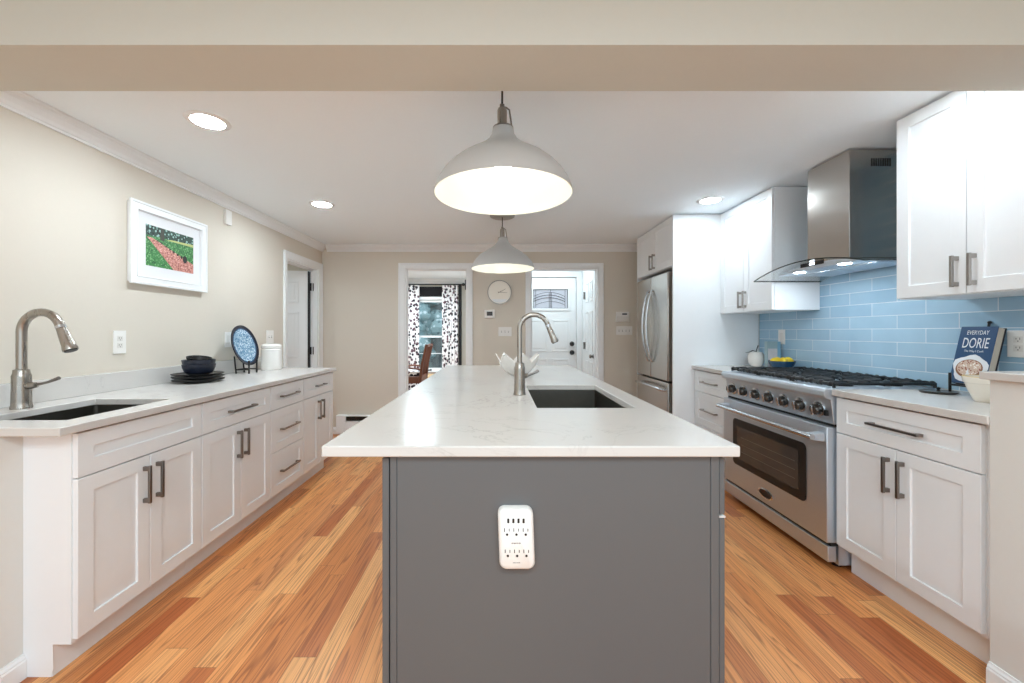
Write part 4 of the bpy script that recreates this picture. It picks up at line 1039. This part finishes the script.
# baseboard heater
t = thing('baseboard_heater', 'white baseboard heater on the floor against the far wall', 'heater', (-1.7, YB, 0))
F_ = FB; m = M(); F_.box(m, -1.93, -1.25, .03, .235, .0003, .012); F_.box(m, -1.93, -1.25, .225, .235, .0122, .06); F_.box(m, -1.93, -1.25, .04, .165, .055, .062)
build('housing', m, TRIM, t, bevel=.002)
m = M(); F_.box(m, -1.955, -1.84, .02, .24, .0003, .066); build('end_cap', m, TRIM, t, bevel=.006)
m = M(); F_.box(m, -1.838, -1.252, .175, .222, .0125, .05); build('fins', m, BLKM, t)

# ------------------------------------------------------------------ framed picture
t = thing('framed_picture', 'white framed photograph of a garden path on the left wall', 'picture', (XL, 2.6, 1.52))
Y0, Y1, Z0, Z1 = 2.30, 2.905, 1.525, 2.015
m = M()
fw = .05
def frame_ring(m, y0, y1, z0, z1, prof):
    """prof: list of (inset, n)"""
    R = []
    for ins, n in prof:
        R.append([m.bm.verts.new(FW.P(a, b, n)) for a, b in ((y0+ins, z0+ins), (y1-ins, z0+ins), (y1-ins, z1-ins), (y0+ins, z1-ins))])
    for A, B in zip(R[:-1], R[1:]):
        for i in range(4): m.bm.faces.new((A[i], A[(i+1) % 4], B[(i+1) % 4], B[i]))
frame_ring(m, Y0, Y1, Z0, Z1, [(.012, .0005), (.012, .022), (0, .022), (0, .034), (.012, .036), (.016, .031), (.042, .031), (.044, .034), (.05, .033), (.052, .02), (.052, .0005), (.012, .0005)])
build('frame', m, TRIM, t, bevel=0)
build('mat_board', M().box(XL+.014, XL+.017, Y0+.052, Y1-.052, Z0+.052, Z1-.052), mat('mat_board', srgb(232, 233, 236), .7, var=.005), t)
py0, py1, pz0, pz1 = 2.415, 2.79, 1.645, 1.895
FP = Face('+x', XL+.0172)
def flat(pts, lvl, material, name):
    m = M(); m.prism([FP.P(py0+(py1-py0)*a, pz0+(pz1-pz0)*b, .0002+lvl*.0003) for a, b in pts], (.0003, 0, 0)); build(name, m, material, pr_)
m = M(); FP.box(m, py0, py1, pz0, pz1, 0, .0003); pr_ = build('photo_print', m, GRASS, t)
flat([(0, .74), (1, .80), (1, 1), (0, 1)], 1, PRTREE, 'print_trees')
flat([(.55, 0), (1, 0), (1, .25), (.12, .70), (.02, .70)], 1, PATHM, 'print_path')
flat([(.27, .70), (.36, .70), (.345, 1), (.285, 1)], 2, mat('print_trunk', srgb(70, 72, 62), .6), 'print_trunk')
flat([(.4, .73), (1, .73), (1, .80), (.5, .77)], 2, mat('print_sunlit', srgb(190, 196, 130), .6), 'print_sunlit_grass')
for i in range(7):
    f = i/6; cx0 = .22+.50*f; cz0 = .66-.28*f; s_ = .012+.014*f
    flat([(cx0+s_*math.cos(a)*.9, cz0+s_*1.5*math.sin(a)) for a in [2*PI*k/8 for k in range(8)]], 3, mat('print_dark', srgb(40, 42, 40), .6), 'print_stone')
flat([(.80+.05*math.cos(a), .34+.10*math.sin(a)) for a in [2*PI*k/12 for k in range(12)]], 3, mat('print_dark', srgb(40, 42, 40), .6), 'print_stone')

# ------------------------------------------------------------------ things on the left counter
px_, py_ = -1.965, 2.62
wb = lambda ph: (lambda th: .02*math.sin(3*th+ph)+.012*math.sin(5*th+2*ph))
zc = .9145
for i in range(3):
    r = .142
    o = build('plate', M().lathe([(0, 0), (r*.55, 0), (r*.6, .004), (r*.93, .012), (r, .017), (r, .0195), (r*.95, .0165), (r*.6, .009), (0, .008)], (px_+random.uniform(-.004, .004), py_+random.uniform(-.004, .004), zc), 48, wob=wb(i*1.7)), NAVYB, smooth=True)
    tag(o, ['dark glazed plate at the bottom of the stack of three on the left counter', 'dark glazed plate in the middle of the stack of three', 'dark glazed plate on top of the three plates, under the bowls'][i], 'plate', 'dark plates stacked on the left counter')
    zc += .0192
z0_ = zc-.0092
for i in range(2):
    r = .092
    o = build('bowl', M().lathe([(0, 0), (r*.55, 0), (r*.82, .014), (r*.96, .046), (r, .068), (r*.96, .068), (r*.9, .044), (r*.76, .016), (r*.5, .007), (0, .007)], (px_, py_, z0_), 44, wob=wb(i+.5)), NAVY, smooth=True)
    tag(o, ['dark blue glazed bowl standing on the stack of plates', 'dark blue glazed bowl nested in the bowl on the plates'][i], 'bowl', 'dark blue bowls on the plates')
    z0_ += .029
m = M().lathe([(0, 0), (.035, 0), (.058, .014), (.07, .05), (.067, .05), (.054, .017), (.032, .006), (0, .006)], (0, 0, 0), 36)
m.xform(Matrix.Translation((px_-.004, py_, z0_+.004)) @ Matrix.Rotation(.16, 4, 'Y') @ Matrix.Rotation(.06, 4, 'X'))
tag(build('bowl', m, NAVYB, smooth=True), 'small dark bowl tilted on top of the blue bowls', 'bowl')

# blue plate on stand
ppx, ppy = -2.008, 3.175
t = thing('plate_stand', 'black metal stand with upright prongs holding the blue plate', 'stand', (ppx, ppy, .9143))
m = M()
for dy in (-.05, .05):
    m.tube([(ppx+.055, ppy+dy, .9145), (ppx+.055, ppy+dy, 1.005)], .0065, 8); m.ball((ppx+.055, ppy+dy, 1.008), .009, u=10, v=6)
    m.tube([(ppx-.045, ppy+dy, .9145), (ppx-.06, ppy+dy, 1.05)], .0055, 8)
    m.tube([(ppx+.055, ppy+dy, .945), (ppx-.05, ppy+dy, .945)], .005, 8)
m.tube([(ppx-.048, ppy-.05, .945), (ppx-.048, ppy+.05, .945)], .005, 8)
build('frame', m, BLKM, t, smooth=True)
nv = Vector((.96, .03, .26)).normalized(); r = .164
pc = Vector((ppx-.012, ppy, 0.974+r*math.cos(math.asin(nv.z))))
t = thing('display_plate', 'large round blue speckled plate with dark rim standing upright on the left counter', 'plate', (ppx, ppy, .955))
build('rim', M().lathe([(r*.86, 0), (r*.9, -.004), (r, .004), (r, .012), (r*.93, .008), (r*.86, .004)], pc, 56, nv), NAVY, t, smooth=True)
build('well', M().lathe([(0, -.008), (r*.6, -.008), (r*.80, -.003), (r*.805, .004), (r*.6, .001), (0, 0)], pc, 56, nv), PLATEB, t, smooth=True)
build('glaze_ring', M().lathe([(r*.806, .0025), (r*.862, .0035), (r*.862, .0055), (r*.806, .0045)], pc, 56, nv), mat('deep_blue_ring', srgb(58, 88, 122), .2, var=.4, nscale=60), t, smooth=True)
# canister
cx0, cy0 = -1.985, 3.49
t = thing('canister', 'white ceramic lidded canister behind the blue plate on the left counter', 'canister', (cx0, cy0, .9143))
build('jar', M().lathe([(0, 0), (.078, 0), (.082, .005), (.082, .172), (.076, .18), (.07, .182), (0, .182)], (cx0, cy0, .9145), 44), PORC, t, smooth=True)
build('lid', M().lathe([(.0, .1825), (.074, .1825), (.08, .188), (.079, .207), (.066, .22), (.03, .226), (0, .227)], (cx0, cy0, .9145), 44), PORC, t, smooth=True)
